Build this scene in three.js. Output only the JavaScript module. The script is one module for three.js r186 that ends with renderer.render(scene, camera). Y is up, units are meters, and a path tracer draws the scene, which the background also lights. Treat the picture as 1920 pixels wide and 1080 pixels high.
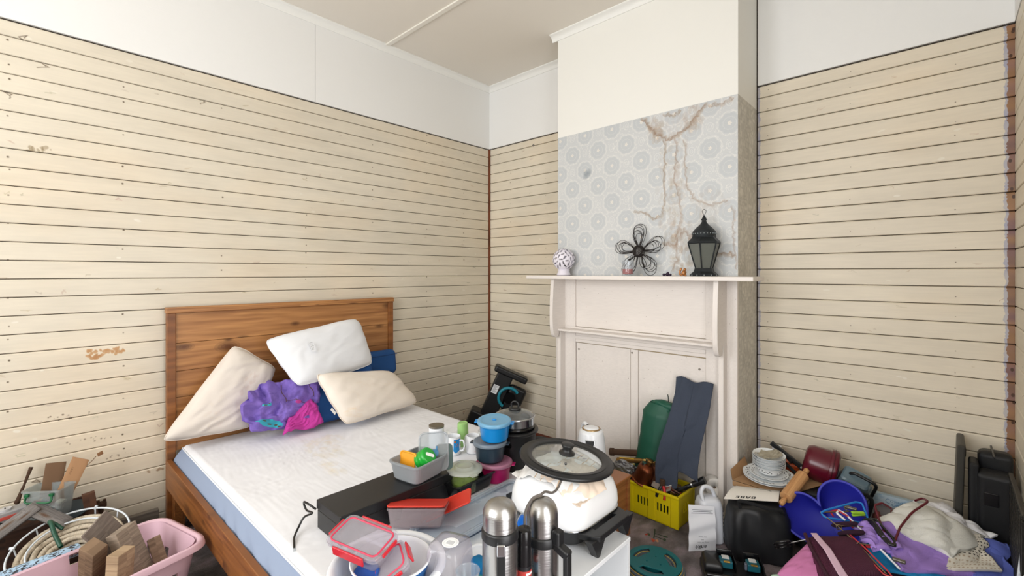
import * as THREE from 'three';
import { RoundedBoxGeometry } from 'three/addons/geometries/RoundedBoxGeometry.js';
import { mergeGeometries } from 'three/addons/utils/BufferGeometryUtils.js';
import { RectAreaLightUniformsLib } from 'three/addons/lights/RectAreaLightUniformsLib.js';

// ---------- camera, sky, lights, exposure ----------
const scene = new THREE.Scene();
const renderer = new THREE.WebGLRenderer();
renderer.toneMapping = THREE.LinearToneMapping;
renderer.toneMappingExposure = 0.99;
renderer.shadowMap.enabled = true;
const camera = new THREE.PerspectiveCamera(2 * Math.atan(540 / 867) * 180 / Math.PI, 1920 / 1080, 0.05, 60);
camera.position.set(3.47, 1.55, 3.38);
camera.rotation.set(0, 42.96 * Math.PI / 180, 0);
camera.setViewOffset(1920, 1080, 0, 29, 1920, 1080);
scene.add(camera);
scene.background = new THREE.Color(0.86, 0.93, 1.0);
RectAreaLightUniformsLib.init();
// room: x 0..3.733, z 0..5.6, ceiling 3.475; windows in the wall behind the camera
const RX = 3.733, RZ = 5.6, CEIL = 3.475;
const WIN = [{ x0: 0.35, x1: 1.75, y0: 1.0, y1: 3.1 }, { x0: 2.05, x1: 3.45, y0: 1.0, y1: 3.1 }];
for (const w of WIN) {
  const l = new THREE.RectAreaLight(new THREE.Color(0.98, 0.99, 1.0), 7.2, w.x1 - w.x0 - 0.1, w.y1 - w.y0 - 0.1);
  l.position.set((w.x0 + w.x1) / 2, (w.y0 + w.y1) / 2, RZ - 0.01);
  l.lookAt(l.position.x, l.position.y, 0);
  l.castShadow = true;
  scene.add(l);
}

// open doorway in the right wall, beside the camera, with daylight from the hall
const DOOR = { z0: 2.15, z1: 3.05, y1: 2.2 };
{
  const l = new THREE.RectAreaLight(new THREE.Color(1.0, 0.98, 0.97), 5.2, DOOR.z1 - DOOR.z0 - 0.06, DOOR.y1 - 0.06);
  l.position.set(RX + 0.1, DOOR.y1 / 2, (DOOR.z0 + DOOR.z1) / 2); l.lookAt(0, DOOR.y1 / 2, (DOOR.z0 + DOOR.z1) / 2); l.castShadow = true; scene.add(l);
}

// ---------- helpers ----------
function rngMake(seed) { let s = seed >>> 0; return () => { s = (s + 0x6D2B79F5) | 0; let t = Math.imul(s ^ (s >>> 15), 1 | s); t = (t + Math.imul(t ^ (t >>> 7), 61 | t)) ^ t; return ((t ^ (t >>> 14)) >>> 0) / 4294967296; }; }
const rnd = rngMake(77);
const hash3 = (x, y, z) => { let h = Math.imul(x, 374761393) ^ Math.imul(y, 668265263) ^ Math.imul(z, 2147483647 ^ 0x5bd1e995); h = Math.imul(h ^ (h >>> 13), 1274126177); return ((h ^ (h >>> 16)) >>> 0) / 4294967296; };
function noise(x, y, z = 0) {
  const xi = Math.floor(x), yi = Math.floor(y), zi = Math.floor(z), s = (t) => t * t * (3 - 2 * t);
  const fx = s(x - xi), fy = s(y - yi), fz = s(z - zi), L = (a, b, t) => a + (b - a) * t;
  const c = (i, j, k) => hash3(xi + i, yi + j, zi + k) * 2 - 1;
  return L(L(L(c(0, 0, 0), c(1, 0, 0), fx), L(c(0, 1, 0), c(1, 1, 0), fx), fy), L(L(c(0, 0, 1), c(1, 0, 1), fx), L(c(0, 1, 1), c(1, 1, 1), fx), fy), fz);
}
const fbm = (x, y, z = 0) => noise(x, y, z) * 0.55 + noise(x * 2.1, y * 2.1, z * 2.1 + 7) * 0.28 + noise(x * 4.3, y * 4.3, z * 4.3 + 3) * 0.17;
const V = (x, y, z) => new THREE.Vector3(x, y, z);
const used = {};
function numbered(n) { if (used[n] === undefined) { used[n] = 0; return n; } used[n]++; return n + '_' + String(used[n]).padStart(3, '0'); }
function mesh(name, geo, m, parent) {
  const o = new THREE.Mesh(geo, m); o.name = name; o.castShadow = true; o.receiveShadow = true;
  if (parent) parent.add(o);
  return o;
}
function thing(name, label, category, pos = [0, 0, 0], turn = 0, group) {
  const g = new THREE.Group(); g.name = numbered(name); g.position.set(...pos); g.rotation.y = turn;
  g.userData = { label, category }; if (group) g.userData.group = group;
  scene.add(g); return g;
}
function solo(name, geo, m, label, category, pos = [0, 0, 0], rot = [0, 0, 0], group) {
  const o = mesh(numbered(name), geo, m, scene); o.position.set(...pos); o.rotation.set(...rot);
  o.userData = { label, category }; if (group) o.userData.group = group; return o;
}
function struct(name, label, category) { const g = new THREE.Group(); g.name = name; g.userData = { kind: 'structure', label, category }; scene.add(g); return g; }
const move = (g, x = 0, y = 0, z = 0) => g.translate(x, y, z);
const box = (w, h, d, x = 0, y = 0, z = 0) => move(new THREE.BoxGeometry(w, h, d), x, y, z);
const rbox = (w, h, d, r, x = 0, y = 0, z = 0, s = 2) => move(new RoundedBoxGeometry(w, h, d, s, Math.min(r, w / 2.01, h / 2.01, d / 2.01)), x, y, z);
const span = (x0, x1, y0, y1, z0, z1, r = 0) => r ? rbox(x1 - x0, y1 - y0, z1 - z0, r, (x0 + x1) / 2, (y0 + y1) / 2, (z0 + z1) / 2) : box(x1 - x0, y1 - y0, z1 - z0, (x0 + x1) / 2, (y0 + y1) / 2, (z0 + z1) / 2);
const lathe = (pts, seg = 40) => new THREE.LatheGeometry(pts.map(([r, y]) => new THREE.Vector2(Math.max(r, 0.0001), y)), seg);
const cyl = (r0, r1, h, x = 0, y = 0, z = 0, seg = 28) => move(new THREE.CylinderGeometry(r1, r0, h, seg), x, y, z);
function tube(pts, r, closed = false, seg = 0, rs = 8, curve = 'catmullrom', tens = 0.5) {
  const c = new THREE.CatmullRomCurve3(pts.map((p) => (p.isVector3 ? p : V(...p))), closed, curve, tens);
  return new THREE.TubeGeometry(c, seg || pts.length * 8, r, rs, closed);
}
function bar(a, b, r, seg = 10, r2 = r) {
  const A = V(...a), B = V(...b), d = B.clone().sub(A), g = new THREE.CylinderGeometry(r2, r, d.length(), seg);
  g.applyQuaternion(new THREE.Quaternion().setFromUnitVectors(V(0, 1, 0), d.clone().normalize()));
  const m = A.add(B).multiplyScalar(0.5); return move(g, m.x, m.y, m.z);
}
function plain(g) { const q = g.index ? g.toNonIndexed() : g; for (const k of Object.keys(q.attributes)) if (!['position', 'normal', 'uv'].includes(k)) q.deleteAttribute(k); if (!q.attributes.uv) q.setAttribute('uv', new THREE.BufferAttribute(new Float32Array(q.attributes.position.count * 2), 2)); return q; }
const merge = (list) => mergeGeometries(list.map(plain), false);
// parametric sheet: f(u,v)->[x,y,z]; u,v in 0..1
function grid(f, nu, nv, uvs = [1, 1]) {
  const P = [], T = [], I = [];
  for (let j = 0; j <= nv; j++) for (let i = 0; i <= nu; i++) { const p = f(i / nu, j / nv); P.push(p[0], p[1], p[2]); T.push(i / nu * uvs[0], j / nv * uvs[1]); }
  for (let j = 0; j < nv; j++) for (let i = 0; i < nu; i++) { const a = j * (nu + 1) + i, b = a + 1, c = a + nu + 1, d = c + 1; I.push(a, b, d, a, d, c); }
  const g = new THREE.BufferGeometry(); g.setAttribute('position', new THREE.Float32BufferAttribute(P, 3)); g.setAttribute('uv', new THREE.Float32BufferAttribute(T, 2)); g.setIndex(I); g.computeVertexNormals(); return g;
}
// a sheet with thickness t: front and back skins joined along the rim
function cloth(f, nu, nv, t, uvs = [1, 1]) {
  const g0 = grid(f, nu, nv, uvs), n = g0.attributes.normal, p = g0.attributes.position, W = nu + 1, N = p.count;
  const P = [...p.array], T = [...g0.attributes.uv.array], I = [...g0.index.array];
  for (let i = 0; i < N; i++) { P.push(p.getX(i) - n.getX(i) * t, p.getY(i) - n.getY(i) * t, p.getZ(i) - n.getZ(i) * t); T.push(g0.attributes.uv.getX(i), g0.attributes.uv.getY(i)); }
  for (let k = 0; k < g0.index.count; k += 3) I.push(g0.index.array[k] + N, g0.index.array[k + 2] + N, g0.index.array[k + 1] + N);
  const rim = (a, b) => I.push(a, a + N, b, b, a + N, b + N);
  for (let i = 0; i < nu; i++) { rim(i, i + 1); rim(nv * W + i + 1, nv * W + i); }
  for (let j = 0; j < nv; j++) { rim((j + 1) * W, j * W); rim(j * W + nu, (j + 1) * W + nu); }
  const g = new THREE.BufferGeometry(); g.setAttribute('position', new THREE.Float32BufferAttribute(P, 3)); g.setAttribute('uv', new THREE.Float32BufferAttribute(T, 2)); g.setIndex(I); g.computeVertexNormals(); return g;
}
function warp(g, f) { const p = g.attributes.position; for (let i = 0; i < p.count; i++) { const q = f(p.getX(i), p.getY(i), p.getZ(i)); p.setXYZ(i, q[0], q[1], q[2]); } g.computeVertexNormals(); return g; }
const bil = (c, u, v) => [0, 1, 2].map((k) => (c[0][k] * (1 - u) + c[1][k] * u) * (1 - v) + (c[3][k] * (1 - u) + c[2][k] * u) * v);
// pillow through four corners, T half thickness
function pillowGeo(c, T, seed = 0, wr = 1, n = 44, pinch = 0.07) {
  const e1 = V(...c[1]).sub(V(...c[0])).add(V(...c[2])).sub(V(...c[3])), e2 = V(...c[3]).sub(V(...c[0])).add(V(...c[2])).sub(V(...c[1]));
  const N = e1.clone().cross(e2).normalize();
  const side = (s) => (u, v) => {
    const a = u * 2 - 1, b = v * 2 - 1;
    const rc = 0.075, wob = 0.012 * (1 - Math.min(a * a, b * b)) * noise(a * 2.5 + seed, b * 2.5, seed + 2);
    const uu = 0.5 + a * 0.5 * (1 - rc * Math.pow(b, 6) - pinch * 0.3 * (1 - b * b)) + wob, vv = 0.5 + b * 0.5 * (1 - rc * Math.pow(a, 6) - pinch * 0.3 * (1 - a * a)) + wob;
    const p = bil(c, uu, vv), th = T * Math.pow(Math.max(0, 1 - a ** 4), 0.5) * Math.pow(Math.max(0, 1 - b ** 4), 0.5);
    const edge = Math.sqrt(Math.max(0, (1 - a * a) * (1 - b * b)));
    const rr = Math.max(Math.abs(a), Math.abs(b));
    const w = wr * edge * (0.012 * fbm(a * 1.1 + seed, b * 1.1 + s, seed) + 0.0016 * noise(a * 5 + seed, b * 9 + a * 3, seed + s)) + wr * 0.0032 * Math.sin((a * 9 + b * 13) + 4 * noise(a * 2 + seed, b * 2)) * edge * (rr > 0.6 ? 1 : 0.4);
    const h = s * (th + w);
    return [p[0] + N.x * h, p[1] + N.y * h, p[2] + N.z * h];
  };
  const g = merge([grid(side(1), n, n), grid((u, v) => side(-1)(1 - u, v), n, n)]), q = g.attributes.uv; for (let i = 0; i < q.count; i++) q.setY(i, 1 - q.getY(i)); return g;
}
// piped seam round a pillow, following the same outline as its cover
function pillowSeam(c, seed, pinch = 0.07, r = 0.004) {
  const pts = [], n = 14; const at = (a, b) => { const rc = 0.075, wob = 0.012 * (1 - Math.min(a * a, b * b)) * noise(a * 2.5 + seed, b * 2.5, seed + 2); return bil(c, 0.5 + a * 0.5 * (1 - rc * Math.pow(b, 6) - pinch * 0.3 * (1 - b * b)) + wob, 0.5 + b * 0.5 * (1 - rc * Math.pow(a, 6) - pinch * 0.3 * (1 - a * a)) + wob); };
  for (let i = 0; i < n; i++) pts.push(at(-1 + 2 * i / n, -1)); for (let i = 0; i < n; i++) pts.push(at(1, -1 + 2 * i / n)); for (let i = 0; i < n; i++) pts.push(at(1 - 2 * i / n, 1)); for (let i = 0; i < n; i++) pts.push(at(-1, 1 - 2 * i / n));
  return tube(pts, r, true, 220, 6);
}
function canvasTex(w, h, draw, rep, srgb = true) {
  const c = document.createElement('canvas'); c.width = w; c.height = h; const x = c.getContext('2d'); draw(x, w, h);
  const t = new THREE.CanvasTexture(c); t.wrapS = t.wrapT = THREE.RepeatWrapping; if (rep) t.repeat.set(...rep); if (srgb) t.colorSpace = THREE.SRGBColorSpace; t.magFilter = THREE.LinearFilter; return t;
}
// per-pixel colour: f(x,y in 0..1)->[r,g,b] 0..255 ; painted onto a canvas so that marks can be drawn over it
function fillPx(ctx, w, h, f) { const im = ctx.createImageData(w, h), d = im.data; for (let j = 0; j < h; j++) for (let i = 0; i < w; i++) { const c = f(i / w, j / h), k = (j * w + i) * 4; d[k] = c[0]; d[k + 1] = c[1]; d[k + 2] = c[2]; d[k + 3] = 255; } ctx.putImageData(im, 0, 0); }
const M = (color, roughness = 0.6, o = {}) => new THREE.MeshStandardMaterial({ color, roughness, ...o });
const MP = (color, roughness = 0.3, o = {}) => new THREE.MeshPhysicalMaterial({ color, roughness, ...o });
const clearPlastic = (c = 0xf4f6f8, rough = 0.12) => MP(c, rough, { transmission: 0.92, thickness: 0, ior: 1.45 });
const frosted = (c = 0xe9eef2, rough = 0.45, tr = 0.7) => MP(c, rough, { transmission: tr, thickness: 0, ior: 1.45 });
// fine bump textures
const bumpNoise = (w, h, f) => canvasTex(w, h, (x) => fillPx(x, w, h, (u, v) => { const k = 128 + 127 * f(u, v); return [k, k, k]; }), null, false);
const fabricBump = bumpNoise(256, 256, (u, v) => 0.45 * Math.sin(u * 256 * 0.8) * Math.sin(v * 256 * 0.8) + 0.5 * (hash3(u * 256 | 0, v * 256 | 0, 3) - 0.5));
const fuzzBump = bumpNoise(256, 256, (u, v) => (hash3(u * 256 | 0, v * 256 | 0, 9) - 0.5) * 1.2 + 0.4 * noise(u * 40, v * 40, 2));
function rep(t, a, b) { const c = t.clone(); c.repeat.set(a, b); c.needsUpdate = true; return c; }
const fabric = (c, o = {}) => M(c, 0.92, { bumpMap: rep(fabricBump, 5, 5), bumpScale: 0.0008, ...o });
const fuzzy = (c, o = {}) => MP(c, 0.95, { bumpMap: rep(fuzzBump, 3, 3), bumpScale: 0.002, sheen: 0.3, sheenRoughness: 0.6, ...o });

// ---------- the room ----------
// wall paint: cream, with patches, nail holes, chips, worn knots
function paintWall(W, Hm, px, base, extra, seed) {
  const w = Math.round(W * px), h = Math.round(Hm * px);
  return canvasTex(w, h, (x) => {
    fillPx(x, w, h, (u, v) => {
      const X = u * W, Y = v * Hm, big = fbm(X * 1.7 + seed, Y * 3.1, seed), mid = noise(X * 5, Y * 22, seed + 4), st = noise(X * 14, Y * 160, seed + 9);
      const warm = Math.max(0, fbm(X * 1.3 + 9, Y * 2.2, seed + 20));
      const k = 1 + big * 0.035 + mid * 0.018 + st * 0.014;
      return [base[0] * k + warm * 7, base[1] * k - warm * 1, base[2] * k - warm * 9];
    });
    const r = rngMake(seed * 31 + 5), S = px;
    for (let i = 0; i < W * 34; i++) { // small chips and scuffs
      const cx = r() * w, cy = r() * h, n = 2 + r() * 5 | 0;
      x.strokeStyle = `rgba(${120 + r() * 40},${105 + r() * 30},${80 + r() * 30},${0.15 + r() * 0.3})`; x.lineWidth = 0.6 + r();
      x.beginPath(); x.moveTo(cx, cy); for (let k = 0; k < n; k++) x.lineTo(cx + (r() - 0.5) * 0.05 * S, cy + (r() - 0.5) * 0.02 * S); x.stroke();
    }
    for (let i = 0; i < W * 16; i++) { // old putty marks, lighter than the paint
      const cx = r() * w, cy = r() * h; x.fillStyle = `rgba(240,236,224,${0.25 + r() * 0.35})`;
      x.beginPath(); x.ellipse(cx, cy, (0.004 + r() * 0.016) * S, (0.002 + r() * 0.006) * S, r() * 0.6 - 0.3, 0, 7); x.fill();
    }
    extra(x, (m) => m * S, r, w, h);
  });
}
const PITCH = 0.0949;
// board with a V joint: s runs along the wall, d out of the wall, front face at d = 0
function boardGeo(len, h, toWorld, uv, jit) {
  const pr = [[-0.016, 0.0008], [-0.004, 0.0008], [0, 0.0035], [0, h - 0.0085], [-0.0035, h - 0.0035], [-0.0075, h - 0.0025], [-0.016, h - 0.0025]];
  const P = [], T = [], I = [];
  pr.forEach(([d, y]) => { for (const s of [0, len]) { P.push(...toWorld(s, y, d + jit)); T.push(...uv(s, y)); } });
  const nP = [], nT = [];
  for (let i = 0; i < pr.length - 1; i++) for (const q of [2 * i, 2 * i + 1, 2 * i + 3, 2 * i, 2 * i + 3, 2 * i + 2]) { nP.push(P[q * 3], P[q * 3 + 1], P[q * 3 + 2]); nT.push(T[q * 2], T[q * 2 + 1]); }
  const g = new THREE.BufferGeometry(); g.setAttribute('position', new THREE.Float32BufferAttribute(nP, 3)); g.setAttribute('uv', new THREE.Float32BufferAttribute(nT, 2)); g.computeVertexNormals(); return g;
}
function boards(parent, s0, s1, topY, firstLine, toWorld, W, Hm, m, flip, seed) {
  const r = rngMake(seed); let yTop = topY, y = firstLine;
  while (yTop > 0.002) {
    const y0 = Math.max(y, 0), h = yTop - y0, o = s0, ju = (r() - 0.5) * 0.0012;
    mesh('board', boardGeo(s1 - s0, h, (s, yy, d) => toWorld(o + s, y0 + yy, d), (s, yy) => [(o + s) / W, (y0 + yy) / Hm], ju), m, parent);
    yTop = y0; y = y0 - PITCH;
  }
}
const BM = (map) => MP(0xffffff, 0.42, { map, specularIntensity: 0.8, bumpMap: boardBump, bumpScale: 0.0006 });
const boardBump = bumpNoise(512, 512, (u, v) => 0.6 * noise(u * 12, v * 90, 1) + 0.4 * fbm(u * 30, v * 30, 6));
const CREAM = [218, 209, 191];
const nailRow = (x, S, r, h, W, list) => { for (const X of list) for (let y = 0; y < h; y += PITCH * S(1)) if (r() < 0.5) { x.fillStyle = 'rgba(60,45,30,0.75)'; x.beginPath(); x.arc(S(X) + r() * 3, y + r() * 20, 0.9 + r() * 0.9, 0, 7); x.fill(); } };
const texA = paintWall(5.6, 2.85, 360, CREAM, (x, S, r, w, h) => {
  nailRow(x, S, r, h, 4.5, [0.35, 0.8, 1.35, 1.9, 2.45, 2.95, 3.4]);
  // bare patches of peeled paint: texture y runs downwards from the top of the boards
  const at = (z, y) => [S(z), S(2.85 - y)];
  const peel = (z, y, n, sx, sy, col) => { for (let i = 0; i < n; i++) { const [a, b] = at(z, y); x.fillStyle = col; x.beginPath(); x.ellipse(a + (r() - 0.5) * S(sx), b + (r() - 0.5) * S(sy), 1 + r() * 4, 1 + r() * 2.4, r() * 3, 0, 7); x.fill(); } };
  peel(3.03, 1.1, 34, 0.16, 0.035, 'rgba(186,140,92,0.8)'); peel(3.08, 1.08, 10, 0.05, 0.02, 'rgba(176,128,80,0.8)');
  for (const [z, y, n, al] of [[3.2, 0.77, 16, 0.6], [3.1, 0.62, 12, 0.45], [2.95, 0.5, 10, 0.4], [2.62, 0.6, 10, 0.45]]) for (let i = 0; i < n; i++) { const [a, b] = at(z, y); x.fillStyle = `rgba(74,56,40,${al})`; x.beginPath(); x.arc(a + (r() - 0.5) * S(0.2), b + (r() - 0.5) * S(0.03), 0.5 + r() * 1.2, 0, 7); x.fill(); }
  peel(3.3, 2.2, 12, 0.1, 0.03, 'rgba(120,100,70,0.4)'); peel(2.8, 0.36, 5, 0.12, 0.008, 'rgba(130,96,66,0.5)');
  x.strokeStyle = 'rgba(70,55,40,0.7)'; x.lineWidth = 1.2;
  for (const [z, y] of [[3.27, 2.64], [3.4, 2.45], [2.55, 2.64], [3.35, 2.76], [3.29, 0.45]]) { const [a, b] = at(z, y); x.beginPath(); x.moveTo(a, b); for (let i = 0; i < 5; i++) x.lineTo(a + (r() - 0.3) * S(0.05), b + (i - 2) * S(0.008)); x.stroke(); }
}, 3);
const texB = paintWall(1.35, 2.85, 440, [216, 207, 189], (x, S, r, w, h) => {
  nailRow(x, S, r, h, 1.35, [0.3, 0.75]);
  x.fillStyle = 'rgba(60,58,55,0.8)'; for (const [dx, dy] of [[0, 0], [-0.009, 0.006], [0.009, 0.006], [0, 0.012]]) { x.beginPath(); x.ellipse(S(0.6 + dx), S(2.85 - 2.775 + dy), S(0.005), S(0.006), 0, 0, 7); x.fill(); }
}, 8);
const texC = paintWall(1.25, 2.85, 640, [220, 210, 191], (x, S, r, w, h) => {
  nailRow(x, S, r, h, 1.2, [0.06, 0.5, 0.95]);
  // unpainted timber and old lilac undercoat where a corner bead was taken off
  const strip = (a, b, raw) => { for (let y = 0; y < h; y++) { const j = S(0.004) * noise(y * 0.05, raw ? 1 : 2), J = S(0.003) * noise(y * 0.2, 5); x.fillStyle = raw ? `rgb(${140 + 16 * noise(y * 0.04, 3)},${104 + 12 * noise(y * 0.04, 3)},${84 + 10 * noise(y * 0.03, 8)})` : `rgb(${178 + 12 * noise(y * 0.05, 4)},${176 + 10 * noise(y * 0.05, 4)},${186})`; x.fillRect(S(a) + j + J, y, S(b - a), 1); } };
  strip(0, 0.014, false); strip(1.131, 1.15, false); strip(1.141, 1.26, true);
  for (let i = 0; i < 12; i++) { x.fillStyle = 'rgba(60,36,24,0.8)'; x.beginPath(); x.ellipse(S(1.15 + r() * 0.02), r() * h, 4, 6, 0, 0, 7); x.fill(); }
}, 12);
const texD = paintWall(2.25, 2.85, 300, CREAM, (x, S, r, w, h) => nailRow(x, S, r, h, 2.2, [0.3, 0.8, 1.4]), 17);
const mA = BM(texA), mB = BM(texB), mC = BM(texC), mD = BM(texD);
const gapM = M(0x33291f, 0.95), whiteM = MP(0xececea, 0.55, { bumpMap: rep(fuzzBump, 2, 2), bumpScale: 0.0004 });
const corniceM = MP(0xeeeeea, 0.4), rawTimber = M(0x7d4a2c, 0.8, { map: null });
const woodTex = (w, h, a, b, knots, seed, along = 'x') => canvasTex(w, h, (x) => {
  fillPx(x, w, h, (u, v) => { const U = along === 'x' ? u : v, Vv = along === 'x' ? v : u; const g = 0.5 + 0.5 * Math.sin((Vv * 26 + 2.2 * fbm(U * 3 + seed, Vv * 7, seed)) * 3.1), n = fbm(U * 6, Vv * 70, seed), big = fbm(U * 2, Vv * 6, seed + 5); const t = Math.min(1, Math.max(0, 0.32 * g + 0.36 + 0.45 * n + 0.4 * big)); return [0, 1, 2].map((k) => a[k] + (b[k] - a[k]) * t); });
  const r = rngMake(seed); for (let i = 0; i < knots; i++) { const cx = r() * w, cy = r() * h, s = 4 + r() * 12; for (let k = 4; k > 0; k--) { x.fillStyle = `rgba(${92 - k * 6},${44},${22},${0.5 - k * 0.09})`; x.beginPath(); x.ellipse(cx, cy, s * k * 0.6 * (along === 'x' ? 1.5 : 1), s * k * 0.4 * (along === 'x' ? 1 : 1.8), 0, 0, 7); x.fill(); } }
});

const wallLeft = struct('wall_left', 'cream painted timber lining boards under a white sheeted frieze, behind the bed', 'wall');
mesh('backing', span(-0.12, -0.016, 0, CEIL, -0.12, RZ + 0.12), gapM, wallLeft);
boards(wallLeft, 0.016, RZ, 2.832, 2.752, (s, y, d) => [d, y, s], 5.6, 2.85, mA, 1, 5);
mesh('frieze_panel', span(-0.016, 0.001, 2.839, 3.43, 0, 1.8345), whiteM, wallLeft);
mesh('frieze_panel', span(-0.016, 0.001, 2.839, 3.43, 1.8365, RZ), whiteM, wallLeft);

const wallBack = struct('wall_back', 'cream painted timber lining boards under a white frieze, either side of the chimney', 'wall');
mesh('backing', span(-0.12, RX + 0.12, 0, CEIL, -0.12, -0.016), gapM, wallBack);
boards(wallBack, 0.016, 1.25, 2.832, 2.765, (s, y, d) => [s, y, d], 1.35, 2.85, mB, 1, 6);
boards(wallBack, 2.566, RX, 2.79, 2.712, (s, y, d) => [s, y, d], 1.25, 2.85, mC, 1, 7);
{ // the right bay's texture starts at the chimney
  wallBack.children.forEach((o) => { if (o.material === mC) { const u = o.geometry.attributes.uv; for (let i = 0; i < u.count; i++) u.setX(i, u.getX(i) - 2.566 / 1.25); } });
}
mesh('frieze_panel', span(0, 1.25, 2.839, 3.43, -0.016, 0.001), whiteM, wallBack);
mesh('frieze_panel', span(2.564, RX, 2.797, 3.43, -0.016, 0.001), whiteM, wallBack);
const stripTex = woodTex(64, 1024, [96, 48, 26], [142, 84, 52], 14, 21, 'y');
mesh('corner_strip', span(-0.016, 0.012, 0, 2.832, -0.016, 0.012), M(0xffffff, 0.8, { map: stripTex }), wallBack);

const wallRight = struct('wall_right', 'cream painted timber lining boards seen edge on beside the suitcases', 'wall');
mesh('backing', span(RX + 0.016, RX + 0.12, 0, CEIL, -0.12, DOOR.z0), gapM, wallRight); mesh('backing', span(RX + 0.016, RX + 0.12, 0, CEIL, DOOR.z1, RZ + 0.12), gapM, wallRight); mesh('backing', span(RX + 0.016, RX + 0.12, DOOR.y1, CEIL, DOOR.z0, DOOR.z1), gapM, wallRight);
mesh('door_head', span(RX - 0.002, RX + 0.016, DOOR.y1, 2.797, DOOR.z0, DOOR.z1), whiteM, wallRight);
boards(wallRight, DOOR.z1, RZ, 2.79, 2.712, (s, y, d) => [RX - d, y, s], 2.25, 2.85, mD, -1, 10);
boards(wallRight, 0.004, DOOR.z0, 2.79, 2.712, (s, y, d) => [RX - d, y, s], 2.25, 2.85, mD, -1, 9);
mesh('frieze_panel', span(RX - 0.001, RX + 0.016, 2.797, 3.43, 0, RZ), whiteM, wallRight);

const wallFront = struct('wall_front', 'white painted wall with two tall windows opposite the fireplace', 'wall');
{
  const z0 = RZ, z1 = RZ + 0.14, xs = [-0.12, WIN[0].x0, WIN[0].x1, WIN[1].x0, WIN[1].x1, RX + 0.12], pm = MP(0xd8cdb6, 0.5);
  mesh('sill_wall', span(xs[0], xs[5], 0, WIN[0].y0, z0, z1), pm, wallFront);
  mesh('head_wall', span(xs[0], xs[5], WIN[0].y1, CEIL, z0, z1), whiteM, wallFront);
  for (const [a, b] of [[0, 1], [2, 3], [4, 5]]) mesh('pier', span(xs[a], xs[b], WIN[0].y0, WIN[0].y1, z0, z1), pm, wallFront);
  WIN.forEach((w, i) => {
    const g = struct('window_' + (i + 1), 'tall timber sash window letting in daylight', 'window'), fm = MP(0xe8e6e0, 0.35), zc = RZ + 0.08;
    const cx = (w.x0 + w.x1) / 2, cy = (w.y0 + w.y1) / 2;
    for (const s of [-1, 1]) { mesh('stile', box(0.05, w.y1 - w.y0, 0.05, cx + s * ((w.x1 - w.x0) / 2 - 0.025), cy, zc), fm, g); mesh('rail', box(w.x1 - w.x0, 0.05, 0.05, cx, cy + s * ((w.y1 - w.y0) / 2 - 0.025), zc), fm, g); }
    mesh('meeting_rail', box(w.x1 - w.x0, 0.04, 0.05, cx, cy, zc), fm, g);
    for (const s of [-1, 1]) mesh('pane', box(w.x1 - w.x0 - 0.1, (w.y1 - w.y0) / 2 - 0.07, 0.004, cx, cy + s * (w.y1 - w.y0) / 4, zc), clearPlastic(0xffffff, 0.02), g);
  });
}
{ const d = struct('door_1', 'open doorway with a white timber frame in the right wall', 'door'), fm = MP(0xe4e0d8, 0.4); for (const z of [DOOR.z0, DOOR.z1]) mesh('jamb', span(RX - 0.012, RX + 0.13, 0, DOOR.y1, z - 0.035, z + 0.035, 0.004), fm, d); mesh('head', span(RX - 0.012, RX + 0.13, DOOR.y1 - 0.03, DOOR.y1 + 0.04, DOOR.z0 - 0.035, DOOR.z1 + 0.035, 0.004), fm, d); }
// ceiling, battens and cornice
const ceiling = struct('ceiling', 'greige sheeted ceiling with white cover battens', 'ceiling');
const ceilM = M(0xe6e0d6, 0.85);
mesh('sheet', span(-0.12, RX + 0.12, CEIL, CEIL + 0.1, -0.12, RZ + 0.14), ceilM, ceiling);
for (const z of [1.24, 2.44, 3.64, 4.84]) mesh('batten', span(0.03, RX, CEIL - 0.012, CEIL + 0.001, z - 0.02, z + 0.02, 0.005), MP(0xe8e4da, 0.5), ceiling);
const corniceShape = (() => { const s = new THREE.Shape(); s.moveTo(0, 0); s.lineTo(0, -0.052); s.lineTo(0.007, -0.052); s.lineTo(0.01, -0.046); s.quadraticCurveTo(0.016, -0.02, 0.042, -0.012); s.lineTo(0.05, -0.008); s.lineTo(0.05, 0); s.closePath(); return s; })();
function cornice(a, b, out) { // runs from a to b along the wall, out = direction into the room
  const A = V(a[0], CEIL, a[1]), B = V(b[0], CEIL, b[1]), d = B.clone().sub(A), L = d.length(); d.normalize();
  const g = new THREE.ExtrudeGeometry(corniceShape, { depth: L, bevelEnabled: false });
  g.applyMatrix4(new THREE.Matrix4().makeBasis(V(out[0], 0, out[1]), V(0, 1, 0), d).setPosition(A)); if (out[0] * d.z - out[1] * d.x > 0) { /* right handed */ } else { const p = g.attributes.position, n = p.count; for (let i = 0; i < n; i += 3) for (const at of Object.values(g.attributes)) for (let k = 0; k < at.itemSize; k++) { const x = at.array[(i + 1) * at.itemSize + k]; at.array[(i + 1) * at.itemSize + k] = at.array[(i + 2) * at.itemSize + k]; at.array[(i + 2) * at.itemSize + k] = x; } g.computeVertexNormals(); } return g;
}
const CZ0 = 0.385, CX0 = 1.19, CX1 = 2.56;
const cor = struct('trim_1', 'white moulded cornice along the tops of the walls and chimney', 'cornice');
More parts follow.
